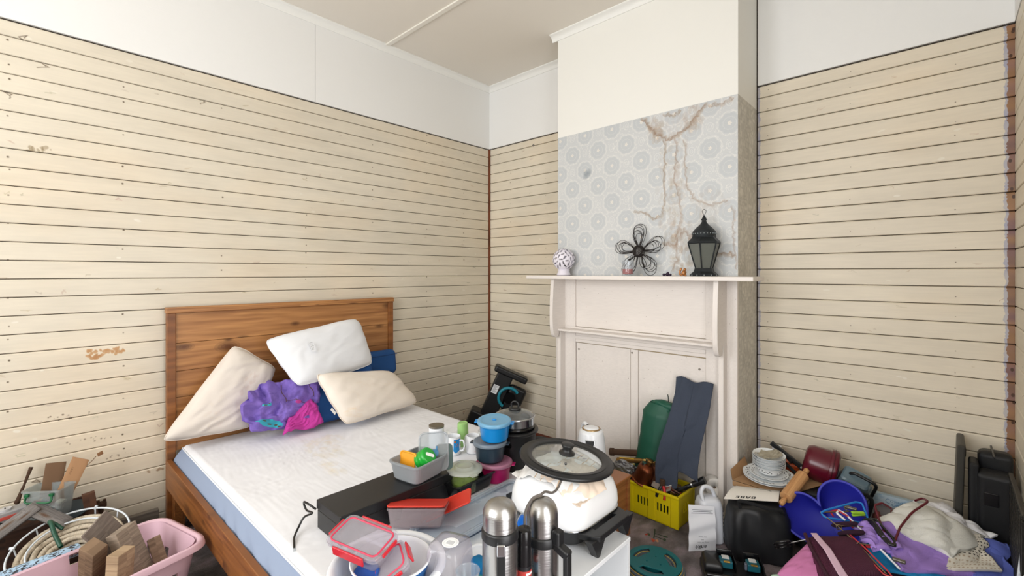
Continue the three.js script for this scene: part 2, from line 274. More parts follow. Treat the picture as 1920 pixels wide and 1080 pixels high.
for (const [a, b, o] of [[[0, 0], [0, RZ], [1, 0]], [[0, 0], [CX0, 0], [0, 1]], [[CX0 - 0.05, CZ0], [CX1 + 0.05, CZ0], [0, 1]], [[CX1, 0], [CX1, CZ0], [1, 0]], [[CX0, 0], [CX0, CZ0], [-1, 0]], [[CX1, 0], [RX, 0], [0, 1]], [[RX, 0], [RX, RZ], [-1, 0]], [[0, RZ], [RX, RZ], [0, -1]]]) mesh('cornice_length', cornice(a, b, o), corniceM, cor);

// floor: worn mauve-grey carpet with a sprig pattern
const carpetTex = canvasTex(1024, 1024, (x, w, h) => {
  fillPx(x, w, h, (u, v) => { const n = fbm(u * 16, v * 16, 1), m = fbm(u * 46, v * 22, 5), f = hash3(u * 1024 | 0, v * 1024 | 0, 4) - 0.5; const k = 1 + n * 0.32 + m * 0.3 + f * 0.16; return [126 * k + 4 * n, 116 * k, 118 * k + 4 * m]; });
  const r = rngMake(4), sprig = (cx, cy, a) => { x.save(); x.translate(cx, cy); x.rotate(a); x.strokeStyle = 'rgb(40,58,46)'; x.lineWidth = 3.4; x.beginPath(); x.moveTo(-26, -34); x.quadraticCurveTo(-8, -10, 6, 14); x.moveTo(-10, -12); x.lineTo(24, -26); x.moveTo(0, 0); x.lineTo(32, -6); x.stroke(); for (const [lx, ly, c, s] of [[22, -24, 'rgb(44,66,48)', 8], [30, -8, 'rgb(50,70,52)', 8], [-18, 8, 'rgb(70,86,60)', 8], [10, 22, 'rgb(196,92,66)', 9], [20, 16, 'rgb(206,150,118)', 8], [-22, 14, 'rgb(178,70,56)', 7], [14, 28, 'rgb(190,58,46)', 5]]) { x.fillStyle = c; x.beginPath(); x.ellipse(lx, ly, s, s * 0.55, r() * 3, 0, 7); x.fill(); } x.restore(); };
  for (const [a, b, t] of [[249, 405, 0.2], [700, 180, 1.4], [480, 720, 2.6], [900, 640, 0.9], [180, 780, 1.9], [640, 900, 0.3]]) sprig(a, b, t);
});
const floor = mesh('floor', span(-0.12, RX + 0.12, -0.1, 0, -0.12, RZ + 0.14), M(0xffffff, 0.97, { map: rep(carpetTex, 2.1, 3.1), bumpMap: rep(fuzzBump, 20, 20), bumpScale: 0.004 }), scene);
floor.userData = { kind: 'structure', label: 'worn mauve-grey carpet with small flower sprigs', category: 'floor' };
const base = struct('baseboard_back', 'bare red-brown floor batten at the foot of the back wall', 'baseboard');
mesh('batten', span(0.02, CX0, 0, 0.028, 0, 0.03), M(0x6b3423, 0.8), base);

// ---------- chimney breast and mantelpiece ----------
const chimney = struct('wall_chimney', 'chimney breast, white above and with water-stained grey patterned wallpaper below', 'chimney');
const chimneyPaint = MP(0xecebe5, 0.6);
mesh('core', span(CX0 + 0.002, CX1 - 0.002, 0, CEIL, -0.016, CZ0 - 0.003), M(0xb8a684, 0.9), chimney);
mesh('painted_face', span(CX0, CX1 - 0.0015, 2.637, CEIL, CZ0 - 0.003, CZ0), chimneyPaint, chimney);
mesh('painted_side', span(CX1 - 0.002, CX1, 2.637, CEIL, 0, CZ0 - 0.001), chimneyPaint, chimney);
const WPX = 1024, WPY = 860;
const paperTex = canvasTex(WPX, WPY, (x, w, h) => {
  fillPx(x, w, h, (u, v) => { const n = fbm(u * 3, v * 3, 3), f = (hash3(u * WPX | 0, v * WPY | 0, 2) - 0.5); const dark = Math.max(0, fbm(u * 2 + 3, v * 2, 8)) * 8; return [203 + n * 6 + f * 7 - dark, 205 + n * 5 + f * 7 - dark, 205 + n * 4 + f * 7 - dark * 0.8]; });
  const S = w / 1.37, sx = 0.236 * S, sy = 0.136 * S, r = rngMake(9);
  const scall = (cx, cy, rad, n, amp) => { x.beginPath(); for (let i = 0; i <= 96; i++) { const a = i / 96 * Math.PI * 2, q = rad * (1 + amp * Math.abs(Math.sin(a * n / 2))); x.lineTo(cx + Math.cos(a) * q, cy + Math.sin(a) * q); } x.closePath(); };
  for (let j = -1; j < 10; j++) for (let i = -1; i < 8; i++) {
    const cx = (i + (j & 1 ? 0.5 : 0)) * sx + 18, cy = j * sy + 24, R = 0.06 * S;
    x.fillStyle = 'rgba(186,191,194,0.62)'; scall(cx, cy, R * 0.98, 8, 0.1); x.fill();
    x.strokeStyle = 'rgba(229,228,222,0.85)'; x.lineWidth = 1.6; scall(cx, cy, R * 1.1, 8, 0.13); x.stroke(); x.lineWidth = 1; scall(cx, cy, R * 0.62, 12, 0.1); x.stroke(); scall(cx, cy, R * 1.22, 16, 0.07); x.stroke();
    x.fillStyle = 'rgba(226,220,212,0.9)'; for (let k = 0; k < 5; k++) { const a = k / 5 * 6.283; x.beginPath(); x.ellipse(cx + Math.cos(a) * 6, cy + Math.sin(a) * 6, 4.6, 3, a, 0, 7); x.fill(); }
    x.strokeStyle = 'rgba(229,228,222,0.8)'; x.lineWidth = 1.4; const ox = cx + sx * 0.5; x.beginPath(); x.ellipse(ox, cy, R * 0.34, R * 0.48, 0, 0, 7); x.stroke(); x.beginPath(); x.ellipse(ox, cy, R * 0.14, R * 0.22, 0, 0, 7); x.stroke();
    for (let k = 0; k < 30; k++) { const a = r() * 6.283, q = R * (1.2 + r() * 0.65); x.beginPath(); x.arc(cx + Math.cos(a) * q, cy + Math.sin(a) * q * 0.9, 1.5 + r() * 3, r() * 6, r() * 6 + 3); x.stroke(); }
  }
  // water stains: brown tide lines and faint washes inside them
  const P = (mx, my) => [mx * S, (2.637 - my) * S];
  const tide = (pts, wd, al) => { for (let pass = 0; pass < 5; pass++) { x.strokeStyle = `rgba(${116 + pass * 9},${90 + pass * 9},${70 + pass * 9},${al * (0.42 - pass * 0.065)})`; x.lineWidth = wd * (0.25 + pass * 0.85); x.lineJoin = 'round'; x.beginPath(); for (let i = 0; i < pts.length - 1; i++) for (let k = 0; k < 12; k++) { const t = k / 12, a = P(...pts[i]), b = P(...pts[i + 1]); const jx = 9 * noise(i * 3 + t * 5, pass * 0.3, 2) + 6 * noise(i * 9 + t * 19, 4), jy = 8 * noise(i * 4 + t * 6, pass * 0.3, 7) + 6 * noise(i * 8 + t * 17, 9); x.lineTo(a[0] + (b[0] - a[0]) * t + jx, a[1] + (b[1] - a[1]) * t + jy); } x.stroke(); } };
  const wash = (mx, my, rx, ry, al) => { for (let i = 0; i < 60; i++) { const a = r() * 6.283, q = Math.sqrt(r()), [cx, cy] = P(mx + Math.cos(a) * q * rx, my + Math.sin(a) * q * ry); x.fillStyle = `rgba(150,122,96,${al * (0.3 + r() * 0.7)})`; x.beginPath(); x.ellipse(cx, cy, 4 + r() * 12, 6 + r() * 18, 0, 0, 7); x.fill(); } };
  wash(0.93, 2.1, 0.08, 0.45, 0.1); wash(0.98, 2.25, 0.1, 0.3, 0.08); wash(1.05, 1.9, 0.16, 0.25, 0.1); wash(1.02, 1.68, 0.1, 0.16, 0.2); wash(0.99, 2.0, 0.05, 0.3, 0.12); wash(0.84, 2.53, 0.06, 0.08, 0.16); wash(1.1, 2.55, 0.06, 0.08, 0.12); wash(1.0, 2.52, 0.16, 0.1, 0.05); wash(1.22, 1.98, 0.1, 0.1, 0.05);
  tide([[0.74, 2.63], [0.8, 2.56], [0.84, 2.5], [0.93, 2.44], [0.98, 2.46], [1.06, 2.5], [1.12, 2.56], [1.18, 2.63]], 5, 0.75);
  tide([[0.9, 2.62], [0.97, 2.6], [1.02, 2.62]], 3, 0.6); tide([[1.2, 2.61], [1.28, 2.6], [1.35, 2.62]], 4, 0.5);
  tide([[0.9, 2.45], [0.91, 2.3], [0.9, 2.15], [0.9, 2.02], [0.88, 1.93], [0.82, 1.91], [0.76, 1.96], [0.66, 1.98]], 3.5, 0.6);
  tide([[0.98, 2.44], [0.99, 2.3], [0.97, 2.16], [1.0, 2.05], [1.02, 1.9], [0.98, 1.78], [0.99, 1.62], [0.95, 1.54]], 3.5, 0.5);
  tide([[1.04, 2.42], [1.05, 2.25], [1.06, 2.1], [1.1, 2.02], [1.2, 1.97], [1.32, 1.99]], 3, 0.45);
  tide([[0.9, 1.74], [0.98, 1.72], [1.04, 1.82], [1.08, 1.76]], 5, 0.5); tide([[1.18, 1.66], [1.26, 1.66], [1.36, 1.645]], 5, 0.75); tide([[1.34, 1.95], [1.35, 1.8], [1.35, 1.7], [1.36, 1.55]], 3, 0.4);
  const [gx, gy] = P(0.28, 2.3); x.fillStyle = 'rgba(120,128,140,0.12)'; for (let i = 0; i < 14; i++) { x.beginPath(); x.ellipse(gx + (r() - 0.5) * 34, gy + (r() - 0.5) * 40, 14, 16, 0, 0, 7); x.fill(); }
});
const embossTex = bumpNoise(512, 512, (u, v) => 0.7 * Math.sin(40 * (u + 0.15 * fbm(u * 9, v * 9, 2)) ) * Math.sin(40 * (v + 0.15 * fbm(u * 9, v * 9, 6))) + 0.3 * noise(u * 90, v * 90));
mesh('wallpaper_front', span(CX0, CX1 - 0.0015, 1.5, 2.637, CZ0 - 0.003, CZ0 - 0.0004), MP(0xffffff, 0.5, { map: paperTex, bumpMap: rep(embossTex, 3, 3), bumpScale: 0.0006 }), chimney);
const sideTex = canvasTex(256, 1024, (x, w, h) => fillPx(x, w, h, (u, v) => { const n = fbm(u * 6, v * 24, 3), g = Math.abs(noise(u * 30 + 2 * noise(u * 9, v * 36), v * 120, 5)); const k = 1 + n * 0.06 + (g - 0.4) * 0.16; return [203 * k, 199 * k, 190 * k]; }));
mesh('wallpaper_side', span(CX1 - 0.002, CX1 - 0.0002, 0, 2.637, 0, CZ0 - 0.001), M(0xffffff, 0.75, { map: sideTex, bumpMap: rep(embossTex, 1.2, 7), bumpScale: 0.0015 }), chimney);
mesh('edge_gap', span(CX1, CX1 + 0.006, 0, 3.43, -0.016, 0.002), M(0x2a211b, 0.95), chimney);

const mantelTex = canvasTex(512, 512, (x, w, h) => { fillPx(x, w, h, (u, v) => { const k = 1 + 0.02 * fbm(u * 4, v * 4, 2) + 0.015 * noise(u * 30, v * 200, 3); return [226 * k, 219 * k, 213 * k]; }); const r = rngMake(6); for (let i = 0; i < 26; i++) { x.fillStyle = `rgba(${70 + r() * 40},50,36,${0.3 + r() * 0.5})`; x.beginPath(); x.ellipse(r() * w, r() * h, 0.7 + r() * 1.3, 0.7 + r() * 1.3, 0, 0, 7); x.fill(); } });
const mantelM = MP(0xffffff, 0.38, { map: mantelTex });
const mp = thing('mantelpiece', 'white painted timber mantelpiece with two shelves and a boarded-up fireplace', 'mantelpiece', [1.875, 0, CZ0]);
{ // local x from the centre line, z out of the chimney
  const P = (n, x0, x1, y0, y1, z0, z1, r = 0.003, par = mp) => mesh(n, span(x0, x1, y0, y1, z0, z1, r), mantelM, par);
  P('mantel_shelf', -0.835, 0.83, 1.501, 1.526, 0, 0.22, 0.004);
  P('frieze_panel', -0.505, 0.505, 1.13, 1.5, 0, 0.008, 0.002);
  for (const s of [-1, 1]) {
    const a = Math.min(s * 0.5, s * 0.688), b = Math.max(s * 0.5, s * 0.688);
    const pil = P('pilaster', a, b, 0.12, 1.5, 0, 0.024, 0.003);
    mesh('pilaster_batten', span(s * 0.612 - 0.016, s * 0.612 + 0.016, 0.12, 1.12, 0.02, 0.085, 0.004), mantelM, pil);
    // shaped console under the shelf: profile in the z/y plane
    const sh = new THREE.Shape(); sh.moveTo(0.02, 1.501); sh.lineTo(0.165, 1.501); sh.quadraticCurveTo(0.19, 1.3, 0.18, 1.13); sh.quadraticCurveTo(0.172, 1.06, 0.14, 1.05); sh.quadraticCurveTo(0.105, 1.05, 0.1, 1.09); sh.quadraticCurveTo(0.09, 1.12, 0.06, 1.1); sh.lineTo(0.02, 1.1); sh.closePath();
    const g = new THREE.ExtrudeGeometry(sh, { depth: 0.026, bevelEnabled: true, bevelSize: 0.002, bevelThickness: 0.002, bevelSegments: 1, curveSegments: 10 });
    g.rotateY(-Math.PI / 2); g.translate(s * 0.612 + 0.013, 0, 0); mesh('console', g, mantelM, mp);
    P('plinth_block', a - 0.01, b + 0.01, 0, 0.18, 0, 0.07, 0.006);
  }
  P('lower_shelf', -0.598, 0.598, 1.096, 1.112, 0.02, 0.115, 0.003);
  P('fillet', -0.598, 0.598, 1.112, 1.128, 0.006, 0.03, 0.004);
  P('header_rail', -0.5, 0.5, 1.01, 1.1, 0, 0.02, 0.004); P('header_bead', -0.5, 0.5, 1.035, 1.062, 0.018, 0.028, 0.004);
  P('fire_board', -0.497, -0.036, 0, 1.004, -0.006, 0.006, 0.002); P('fire_board', -0.032, 0.026, 0, 1.004, -0.006, 0.008, 0.002); P('fire_board', 0.03, 0.497, 0, 1.002, -0.006, 0.006, 0.002);
  for (const [x, y] of [[-0.475, 0.955], [-0.02, 0.98], [0.455, 0.93]]) { const k = mesh('screw_head', cyl(0.007, 0.007, 0.004, 0, 0, 0, 12).rotateX(Math.PI / 2), M(0x8d857c, 0.5, { metalness: 0.6 }), mp); k.position.set(x, y, 0.009); }
}

// ---------- things on the mantelpiece ----------
const MY = 1.526;
{ // pierced ceramic ball: a sphere shell with leaf-shaped openings cut from its skin
  const g = thing('pierced_ball_candle_holder', 'white pierced ceramic ball candle holder on the end of the mantelpiece', 'candle holder', [1.31, MY, 0.47]);
  const R = 0.086, cy = 0.125, N = 96, K = 48, P = [], I = [], holes = []; const r = rngMake(12);
  for (let i = 0; i < 90; i++) { const y = 1 - 2 * (i + 0.5) / 90, a = i * 2.39996; holes.push([V(Math.cos(a) * Math.sqrt(1 - y * y), y, Math.sin(a) * Math.sqrt(1 - y * y)), r() * 3.14, 0.1 + r() * 0.05]); }
  const cut = (d) => holes.some(([h, t, s]) => { if (h.y < -0.75 || h.dot(d) < 0.96) return false; const e = V(-h.z, 0, h.x).normalize(), f = h.clone().cross(e), x = d.dot(e), y = d.dot(f), u = x * Math.cos(t) + y * Math.sin(t), v = -x * Math.sin(t) + y * Math.cos(t); return (u / (s * 1.6)) ** 2 + (v / (s * 0.62)) ** 2 < 1; });
  const dirAt = (i, j) => { const th = j / K * Math.PI, ph = i / N * Math.PI * 2; return V(Math.sin(th) * Math.cos(ph), Math.cos(th), Math.sin(th) * Math.sin(ph)); };
  for (let j = 0; j < K; j++) for (let i = 0; i < N; i++) { const c = dirAt(i + 0.5, j + 0.5); if (cut(c)) continue; for (const rr of [R, R - 0.007]) { const q = [[i, j], [i + 1, j], [i + 1, j + 1], [i, j + 1]].map(([a, b]) => dirAt(a, b).multiplyScalar(rr)); const b0 = P.length / 3; q.forEach((p) => P.push(p.x, p.y + cy, p.z)); I.push(...(rr === R ? [b0, b0 + 1, b0 + 2, b0, b0 + 2, b0 + 3] : [b0, b0 + 2, b0 + 1, b0, b0 + 3, b0 + 2])); } }
  const sg = new THREE.BufferGeometry(); sg.setAttribute('position', new THREE.Float32BufferAttribute(P, 3)); sg.setIndex(I); sg.computeVertexNormals();
  const cm = MP(0xe6e2ec, 0.35);
  mesh('pierced_shell', sg, cm, g); mesh('foot', lathe([[0.0, 0], [0.052, 0], [0.054, 0.01], [0.044, 0.03], [0.046, 0.048], [0.03, 0.05], [0, 0.05]], 36), cm, g);
  mesh('inner_cup', lathe([[0, 0.05], [0.03, 0.05], [0.03, 0.1], [0.027, 0.1], [0.027, 0.055], [0, 0.055]], 20), M(0x2a2628, 0.8), g);
}
const blackWire = M(0x2b2523, 0.55, { metalness: 0.5 });
{ // wire flower
  const g = thing('wire_flower_ornament', 'dark wire flower ornament with looped petals behind the red candle', 'ornament', [1.93, MY, 0.45]);
  g.rotation.x = -0.1; const cy = 0.172, r = rngMake(33);
  for (let p = 0; p < 5; p++) {
    const a0 = Math.PI / 2 + p * Math.PI * 2 / 5, list = [];
    for (let k = 0; k < 6; k++) {
      const len = 0.2 - k * 0.014 - r() * 0.012, wd = 0.064 - k * 0.006 + r() * 0.012, a = a0 + (r() - 0.5) * 0.3, pts = [];
      for (let i = 0; i <= 14; i++) { const t = i / 14 * Math.PI * 2 - Math.PI, q = 0.5 + 0.5 * Math.cos(t), rad = 0.03 + (len - 0.03) * q, off = Math.sin(t) * wd * (0.3 + 0.8 * q) * 0.8; pts.push([Math.cos(a) * rad - Math.sin(a) * off, cy + Math.sin(a) * rad + Math.cos(a) * off, 0.012 * (k - 2.5) * 0.6 + 0.01 * q]); }
      const low = Math.min(...pts.map((q) => q[1])); if (low < 0.004) pts.forEach((q) => { q[1] = cy + (q[1] - cy) * (cy - 0.004) / (cy - low); });
      list.push(tube(pts, 0.0019, false, 44, 5));
    }
    mesh('petal', merge(list), blackWire, g);
  }
  const coil = []; for (let i = 0; i < 70; i++) { const t = i / 70, a = t * 6 * Math.PI * 2; coil.push([Math.cos(a) * (0.006 + 0.036 * t), cy + Math.sin(a) * (0.006 + 0.036 * t), 0.036 - 0.02 * t]); }
  mesh('coiled_centre', merge([tube(coil, 0.0026, false, 260, 5), ...[0, 1, 2, 3].map((k) => move(new THREE.TorusGeometry(0.038 - k * 0.003, 0.003, 6, 30), 0, cy, 0.008 * k - 0.006))]), blackWire, g);
}
{
  const g = thing('glass_candle', 'red wax candle in a clear straight glass on the mantelpiece', 'candle', [1.905, MY, 0.545]);
  mesh('glass', lathe([[0, 0.0], [0.034, 0], [0.038, 0.004], [0.041, 0.105], [0.0385, 0.105], [0.0355, 0.012], [0, 0.012]], 36), clearPlastic(0xf2f4f6, 0.04), g);
  mesh('wax', cyl(0.0345, 0.0362, 0.034, 0, 0.03, 0, 32), MP(0xb30a0a, 0.35), g);
  mesh('wick', bar([0, 0.045, 0], [0.002, 0.056, 0], 0.001, 6), M(0x222222, 0.9), g);
}
{ // hexagonal metal lantern
  const g = thing('moroccan_lantern', 'dark pierced metal lantern with frosted glass sides and a domed top', 'lantern', [2.395, MY, 0.49], 0.1);
  const mm = M(0x33373a, 0.42, { metalness: 0.75, bumpMap: rep(fuzzBump, 4, 4), bumpScale: 0.001 });
  const hex = (pts) => { const q = lathe(pts, 6); const n = q.toNonIndexed(); n.computeVertexNormals(); return n; };
  mesh('base', hex([[0, 0], [0.082, 0], [0.082, 0.014], [0.062, 0.03], [0.056, 0.05], [0, 0.05]]), mm, g);
  const y0 = 0.05, y1 = 0.203, r0 = 0.05, r1 = 0.094, pan = MP(0x8c9188, 0.5, { transmission: 0.45, thickness: 0, bumpMap: rep(fuzzBump, 2, 2), bumpScale: 0.002 });
  for (let k = 0; k < 6; k++) {
    const a = k * Math.PI / 3, b = a + Math.PI / 3, p = (r, t, y) => [Math.sin(t) * r, y, Math.cos(t) * r];
    mesh('post', bar(p(r0, a, y0), p(r1, a, y1), 0.0042, 6), mm, g);
    mesh('glass_pane', cloth((u, v) => { const q = p(r0 + (r1 - r0) * v, a, 0), w = p(r0 + (r1 - r0) * v, b, 0); return [(q[0] + (w[0] - q[0]) * u) * 0.975, y0 + (y1 - y0) * v, (q[2] + (w[2] - q[2]) * u) * 0.975]; }, 1, 1, 0.002), pan, g);
  }
  mesh('shoulder', hex([[0.09, y1 - 0.004], [0.098, y1], [0.098, y1 + 0.01], [0.072, 0.238], [0.072, 0.246], [0, 0.246]]), mm, g);
  mesh('dome', lathe([[0.066, 0.246], [0.07, 0.262], [0.064, 0.28], [0.046, 0.3], [0.026, 0.318], [0.015, 0.334], [0.012, 0.345], [0.019, 0.349], [0.013, 0.357], [0.004, 0.375], [0, 0.378]], 24), mm, g);
  const dots = []; for (let k = 0; k < 24; k++) { const a = k / 24 * 6.283; dots.push(move(new THREE.SphereGeometry(0.0035, 8, 6), Math.sin(a) * 0.0705, 0.262, Math.cos(a) * 0.0705)); if (k % 2) dots.push(move(new THREE.SphereGeometry(0.004, 8, 6), Math.sin(a) * 0.08, 0.008, Math.cos(a) * 0.08)); }
  mesh('studs', merge(dots), M(0x9ba3a8, 0.35, { metalness: 0.8 }), g);
  mesh('hanging_ring', tube([[0, 0.376, 0], [0.01, 0.392, 0], [0.012, 0.404, 0], [0, 0.413, 0], [-0.01, 0.402, 0], [-0.006, 0.388, 0]], 0.0016, true, 30, 5), mm, g);
}
{
  const g = thing('plum_stone_ornament', 'tiny dark plum pebble ornament on the mantelpiece between candle and lantern', 'ornament', [2.165, MY, 0.5]);
  const m = MP(0x2a1630, 0.3); for (const [x, y, z, s] of [[0, 0.01, 0, 0.013], [-0.022, 0.008, 0.004, 0.01], [0.02, 0.007, 0.002, 0.009], [0.003, 0.02, 0, 0.008]]) mesh('pebble', warp(move(new THREE.SphereGeometry(s, 12, 9), x, y, z), (a, b, c) => [a, 0.003 + b * 0.9, c]), m, g);
}
{
  const g = thing('squirrel_figurine', 'small golden squirrel figurine beside the lantern', 'figurine', [2.285, MY, 0.53], 0.4);
  const m = MP(0xa9713f, 0.35, { metalness: 0.3 });
  mesh('body', merge([warp(move(new THREE.SphereGeometry(0.015, 14, 10), 0, 0.018, 0), (a, b, c) => [a, b * 1.15, c]), move(new THREE.SphereGeometry(0.0095, 12, 9), 0.006, 0.042, 0.003), bar([0.002, 0.049, -0.003], [0.001, 0.056, -0.004], 0.003, 6, 0.001), bar([0.002, 0.049, 0.008], [0.001, 0.056, 0.009], 0.003, 6, 0.001), bar([0.012, 0.024, 0.004], [0.016, 0.03, 0.004], 0.004, 6), move(new THREE.SphereGeometry(0.007, 10, 8), 0.01, 0.005, 0.008)]), m, g);
  mesh('tail', tube([[-0.01, 0.006, 0], [-0.022, 0.014, 0], [-0.023, 0.032, 0], [-0.016, 0.044, 0], [-0.02, 0.052, 0]], 0.0065, false, 24, 8), m, g);
}

// ---------- the bed ----------
const pineTex = woodTex(1024, 512, [132, 84, 46], [192, 138, 84], 24, 41);
const pineDark = woodTex(512, 256, [104, 60, 26], [150, 94, 46], 6, 44);
const mPine = MP(0xffffff, 0.42, { map: pineTex }), mRail = MP(0xffffff, 0.42, { map: pineDark });
const uvBox = (g, su, sv, ax = 'x') => { const p = g.attributes.position, u = g.attributes.uv; for (let i = 0; i < p.count; i++) { const a = ax === 'x' ? p.getX(i) + p.getZ(i) * 0.07 : p.getZ(i) + p.getX(i) * 0.07; u.setXY(i, a * su, p.getY(i) * sv); } return g; };
const bed = thing('bed', 'pine framed double bed with a panelled headboard and a white quilted mattress', 'bed', [0, 0, 1.985]);
{
  const hz = 0.777, hx0 = 0.03, hx1 = 0.08; // local z from the bed's centre line
  for (const s of [-1, 1]) { const g = uvBox(span(hx0, hx1, 0, 1.305, s * hz - 0.022 * (1 + s) , s * hz + 0.022 * (1 - s), 0.004), 5, 1.2, 'z'); mesh('post', uvBox(g, 6, 0.9), mRail, bed); }
  mesh('headboard_cap', uvBox(span(hx0 - 0.004, hx1 + 0.006, 1.305, 1.34, -hz - 0.004, hz + 0.004, 0.004), 0.7, 5, 'z'), mPine, bed);
  // five planks between the posts
  const pl = [0.47, 0.62, 0.79, 0.95, 1.12, 1.305];
  for (let i = 0; i < 5; i++) { const g = uvBox(span(hx0 + 0.012, hx1 - 0.012, pl[i] + 0.001, pl[i + 1] - 0.001, -hz + 0.045, hz - 0.045, 0.002), 0.62, 1.05, 'z'); const u = g.attributes.uv; for (let k = 0; k < u.count; k++) u.setX(k, u.getX(k) + i * 0.37); mesh('headboard_plank', g, mPine, bed); }
  for (const s of [-1, 1]) mesh('side_rail', uvBox(span(0.08, 2.06, 0.27, 0.43, Math.min(s * 0.755, s * 0.785), Math.max(s * 0.755, s * 0.785), 0.004), 0.8, 2), mRail, bed);
  mesh('foot_rail', uvBox(span(2.03, 2.06, 0.27, 0.42, -0.75, 0.75, 0.004), 1, 2, 'z'), mRail, bed);
  for (const s of [-1, 1]) { mesh('leg', span(2.0, 2.05, 0, 0.27, Math.min(s * 0.70, s * 0.755), Math.max(s * 0.70, s * 0.755), 0.004), mRail, bed); mesh('leg', span(0.08, 0.15, 0, 0.27, Math.min(s * 0.70, s * 0.755), Math.max(s * 0.70, s * 0.755), 0.004), mRail, bed); }
  mesh('slat_deck', span(0.09, 2.02, 0.25, 0.27, -0.74, 0.74), mRail, bed);
}
// mattress: quilted top with a stretched blue-grey skirt
const MT = 0.505; // top of the mattress
{
  const x0 = 0.1, x1 = 2.03, zh = 0.735;
  const topTex = canvasTex(1024, 1024, (x, w, h) => { fillPx(x, w, h, (u, v) => { const n = fbm(u * 3, v * 3, 2), m = noise(u * 60 + 3 * noise(u * 7, v * 7), v * 14, 3); return [236 + n * 4 + m * 3, 237 + n * 4 + m * 3, 241 + n * 4 + m * 3]; }); const r = rngMake(3); for (const [cx, cy, rx, ry, n] of [[360, 640, 110, 60, 90], [300, 560, 50, 40, 30], [520, 700, 60, 30, 30]]) for (let i = 0; i < n; i++) { const a = r() * 6.283, q = Math.sqrt(r()); x.fillStyle = `rgba(214,196,160,${0.03 + r() * 0.05})`; x.beginPath(); x.ellipse(cx + Math.cos(a) * q * rx, cy + Math.sin(a) * q * ry, 8 + r() * 18, 5 + r() * 12, r(), 0, 7); x.fill(); } });
  const quiltBump = bumpNoise(1024, 1024, (u, v) => { const a = u + 0.012 * noise(u * 8, v * 8), b = v + 0.012 * noise(u * 8, v * 8, 4); const q = Math.min(Math.abs(Math.sin((a + b) * 28)), Math.abs(Math.sin((a - b) * 28))); return 0.05 * Math.min(1, q * 3) + 0.3 * noise(u * 24 + 3 * noise(u * 7, v * 7), v * 70 + 6 * noise(u * 5, v * 5, 3), 8) + 0.3 * fbm(u * 9, v * 22, 5); });
  const mat = thing('mattress', 'white quilted mattress with a blue-grey stretch skirt and a faint yellow stain', 'mattress', [0, 0, 1.955]);
  const er = 0.018, edge = (t) => { const k = Math.min(1, Math.max(0, t / er)); return er * (1 - Math.sqrt(1 - (1 - k) ** 2)); };
  mesh('quilted_top', grid((u, v) => { const x = x0 + (x1 - x0) * u, z = zh - 2 * zh * v; const e = edge(x - x0) + edge(x1 - x) + edge(zh - z) + edge(z + zh); return [x, MT - Math.min(e, er) + 0.004 * fbm(x * 3, z * 3, 4) * Math.min(1, (zh - Math.abs(z)) * 8), z]; }, 110, 90), M(0xffffff, 0.9, { map: topTex, bumpMap: quiltBump, bumpScale: 0.004 }), mat);
  const ring = (t) => { const L = [(x1 - x0), 2 * zh, (x1 - x0), 2 * zh], tot = L[0] * 2 + L[1] * 2; let d = t * tot; if (d < L[0]) return [x0 + d, zh, 0, 1]; d -= L[0]; if (d < L[1]) return [x1, zh - d, 1, 0]; d -= L[1]; if (d < L[2]) return [x1 - d, -zh, 0, -1]; d -= L[2]; return [x0, -zh + d, -1, 0]; };
  mesh('skirt', grid((u, v) => { const q = ring(u), y = MT - er - 0.002 - (MT - er - 0.285) * v; const along = q[0] + q[1]; const f = 0.006 * Math.sin(Math.PI * v) * Math.sin((along * 1.0 + y * 2.2) * 34 + 3 * noise(along * 3, y * 6)) * Math.max(0.1, noise(along * 1.6, 2) + 0.4) + (q[3] > 0 ? 0.05 : 0.01) * Math.sin(Math.min(1, v * 2.4) * Math.PI / 2) - 0.03 * Math.max(0, v - 0.5); return [q[0] + q[2] * f, y, q[1] + q[3] * f]; }, 420, 16), MP(0x8d9cb6, 0.6, { sheen: 0.4, sheenRoughness: 0.4 }), mat);
  const pip = []; for (let i = 0; i < 60; i++) { const q = ring(i / 60); pip.push([q[0], MT - er - 0.001, q[1]]); }
  mesh('piping', tube([[x0, MT - er, zh], [(x0 + x1) / 2, MT - er - 0.003, zh + 0.003], [x1, MT - er, zh], [x1 + 0.002, MT - er, 0], [x1, MT - er, -zh], [(x0 + x1) / 2, MT - er, -zh], [x0, MT - er, -zh], [x0, MT - er, 0]], 0.004, true, 200, 6, 'catmullrom', 0.02), M(0xe9edf4, 0.8), mat);
}
// ---------- pillows and cushions ----------
const pillowStain = (base, spots, seed) => canvasTex(512, 512, (x, w, h) => { fillPx(x, w, h, (u, v) => { const n = fbm(u * 4, v * 4, seed); return base.map((b) => b + n * 5); }); const r = rngMake(seed); for (const [cx, cy, rx, ry, c, n] of spots) for (let i = 0; i < n; i++) { const a = r() * 6.283, q = Math.sqrt(r()); x.fillStyle = `rgba(${c[0]},${c[1]},${c[2]},${0.04 + r() * 0.06})`; x.beginPath(); x.ellipse((cx + Math.cos(a) * q * rx) * w, (cy + Math.sin(a) * q * ry) * h, 6 + r() * 22, 5 + r() * 16, r() * 3, 0, 7); x.fill(); } });
{
  const c = [[0.165, 1.10, 2.43], [0.19, 0.91, 2.18], [0.25, 0.56, 2.36], [0.24, 0.585, 2.835]], g = thing('pillow', 'stained beige pillow slumped over the corner of the mattress against the headboard', 'pillow');
  mesh('cover', pillowGeo(c, 0.085, 3, 1.5), M(0xffffff, 0.9, { map: pillowStain([222, 213, 203], [[0.4, 0.35, 0.2, 0.15, [190, 150, 130], 20], [0.5, 0.7, 0.3, 0.2, [196, 170, 140], 26]], 5), bumpMap: rep(fabricBump, 6, 6), bumpScale: 0.0006 }), g); mesh('seam', pillowSeam(c, 3), M(0xdcd2c6, 0.9), g);
}
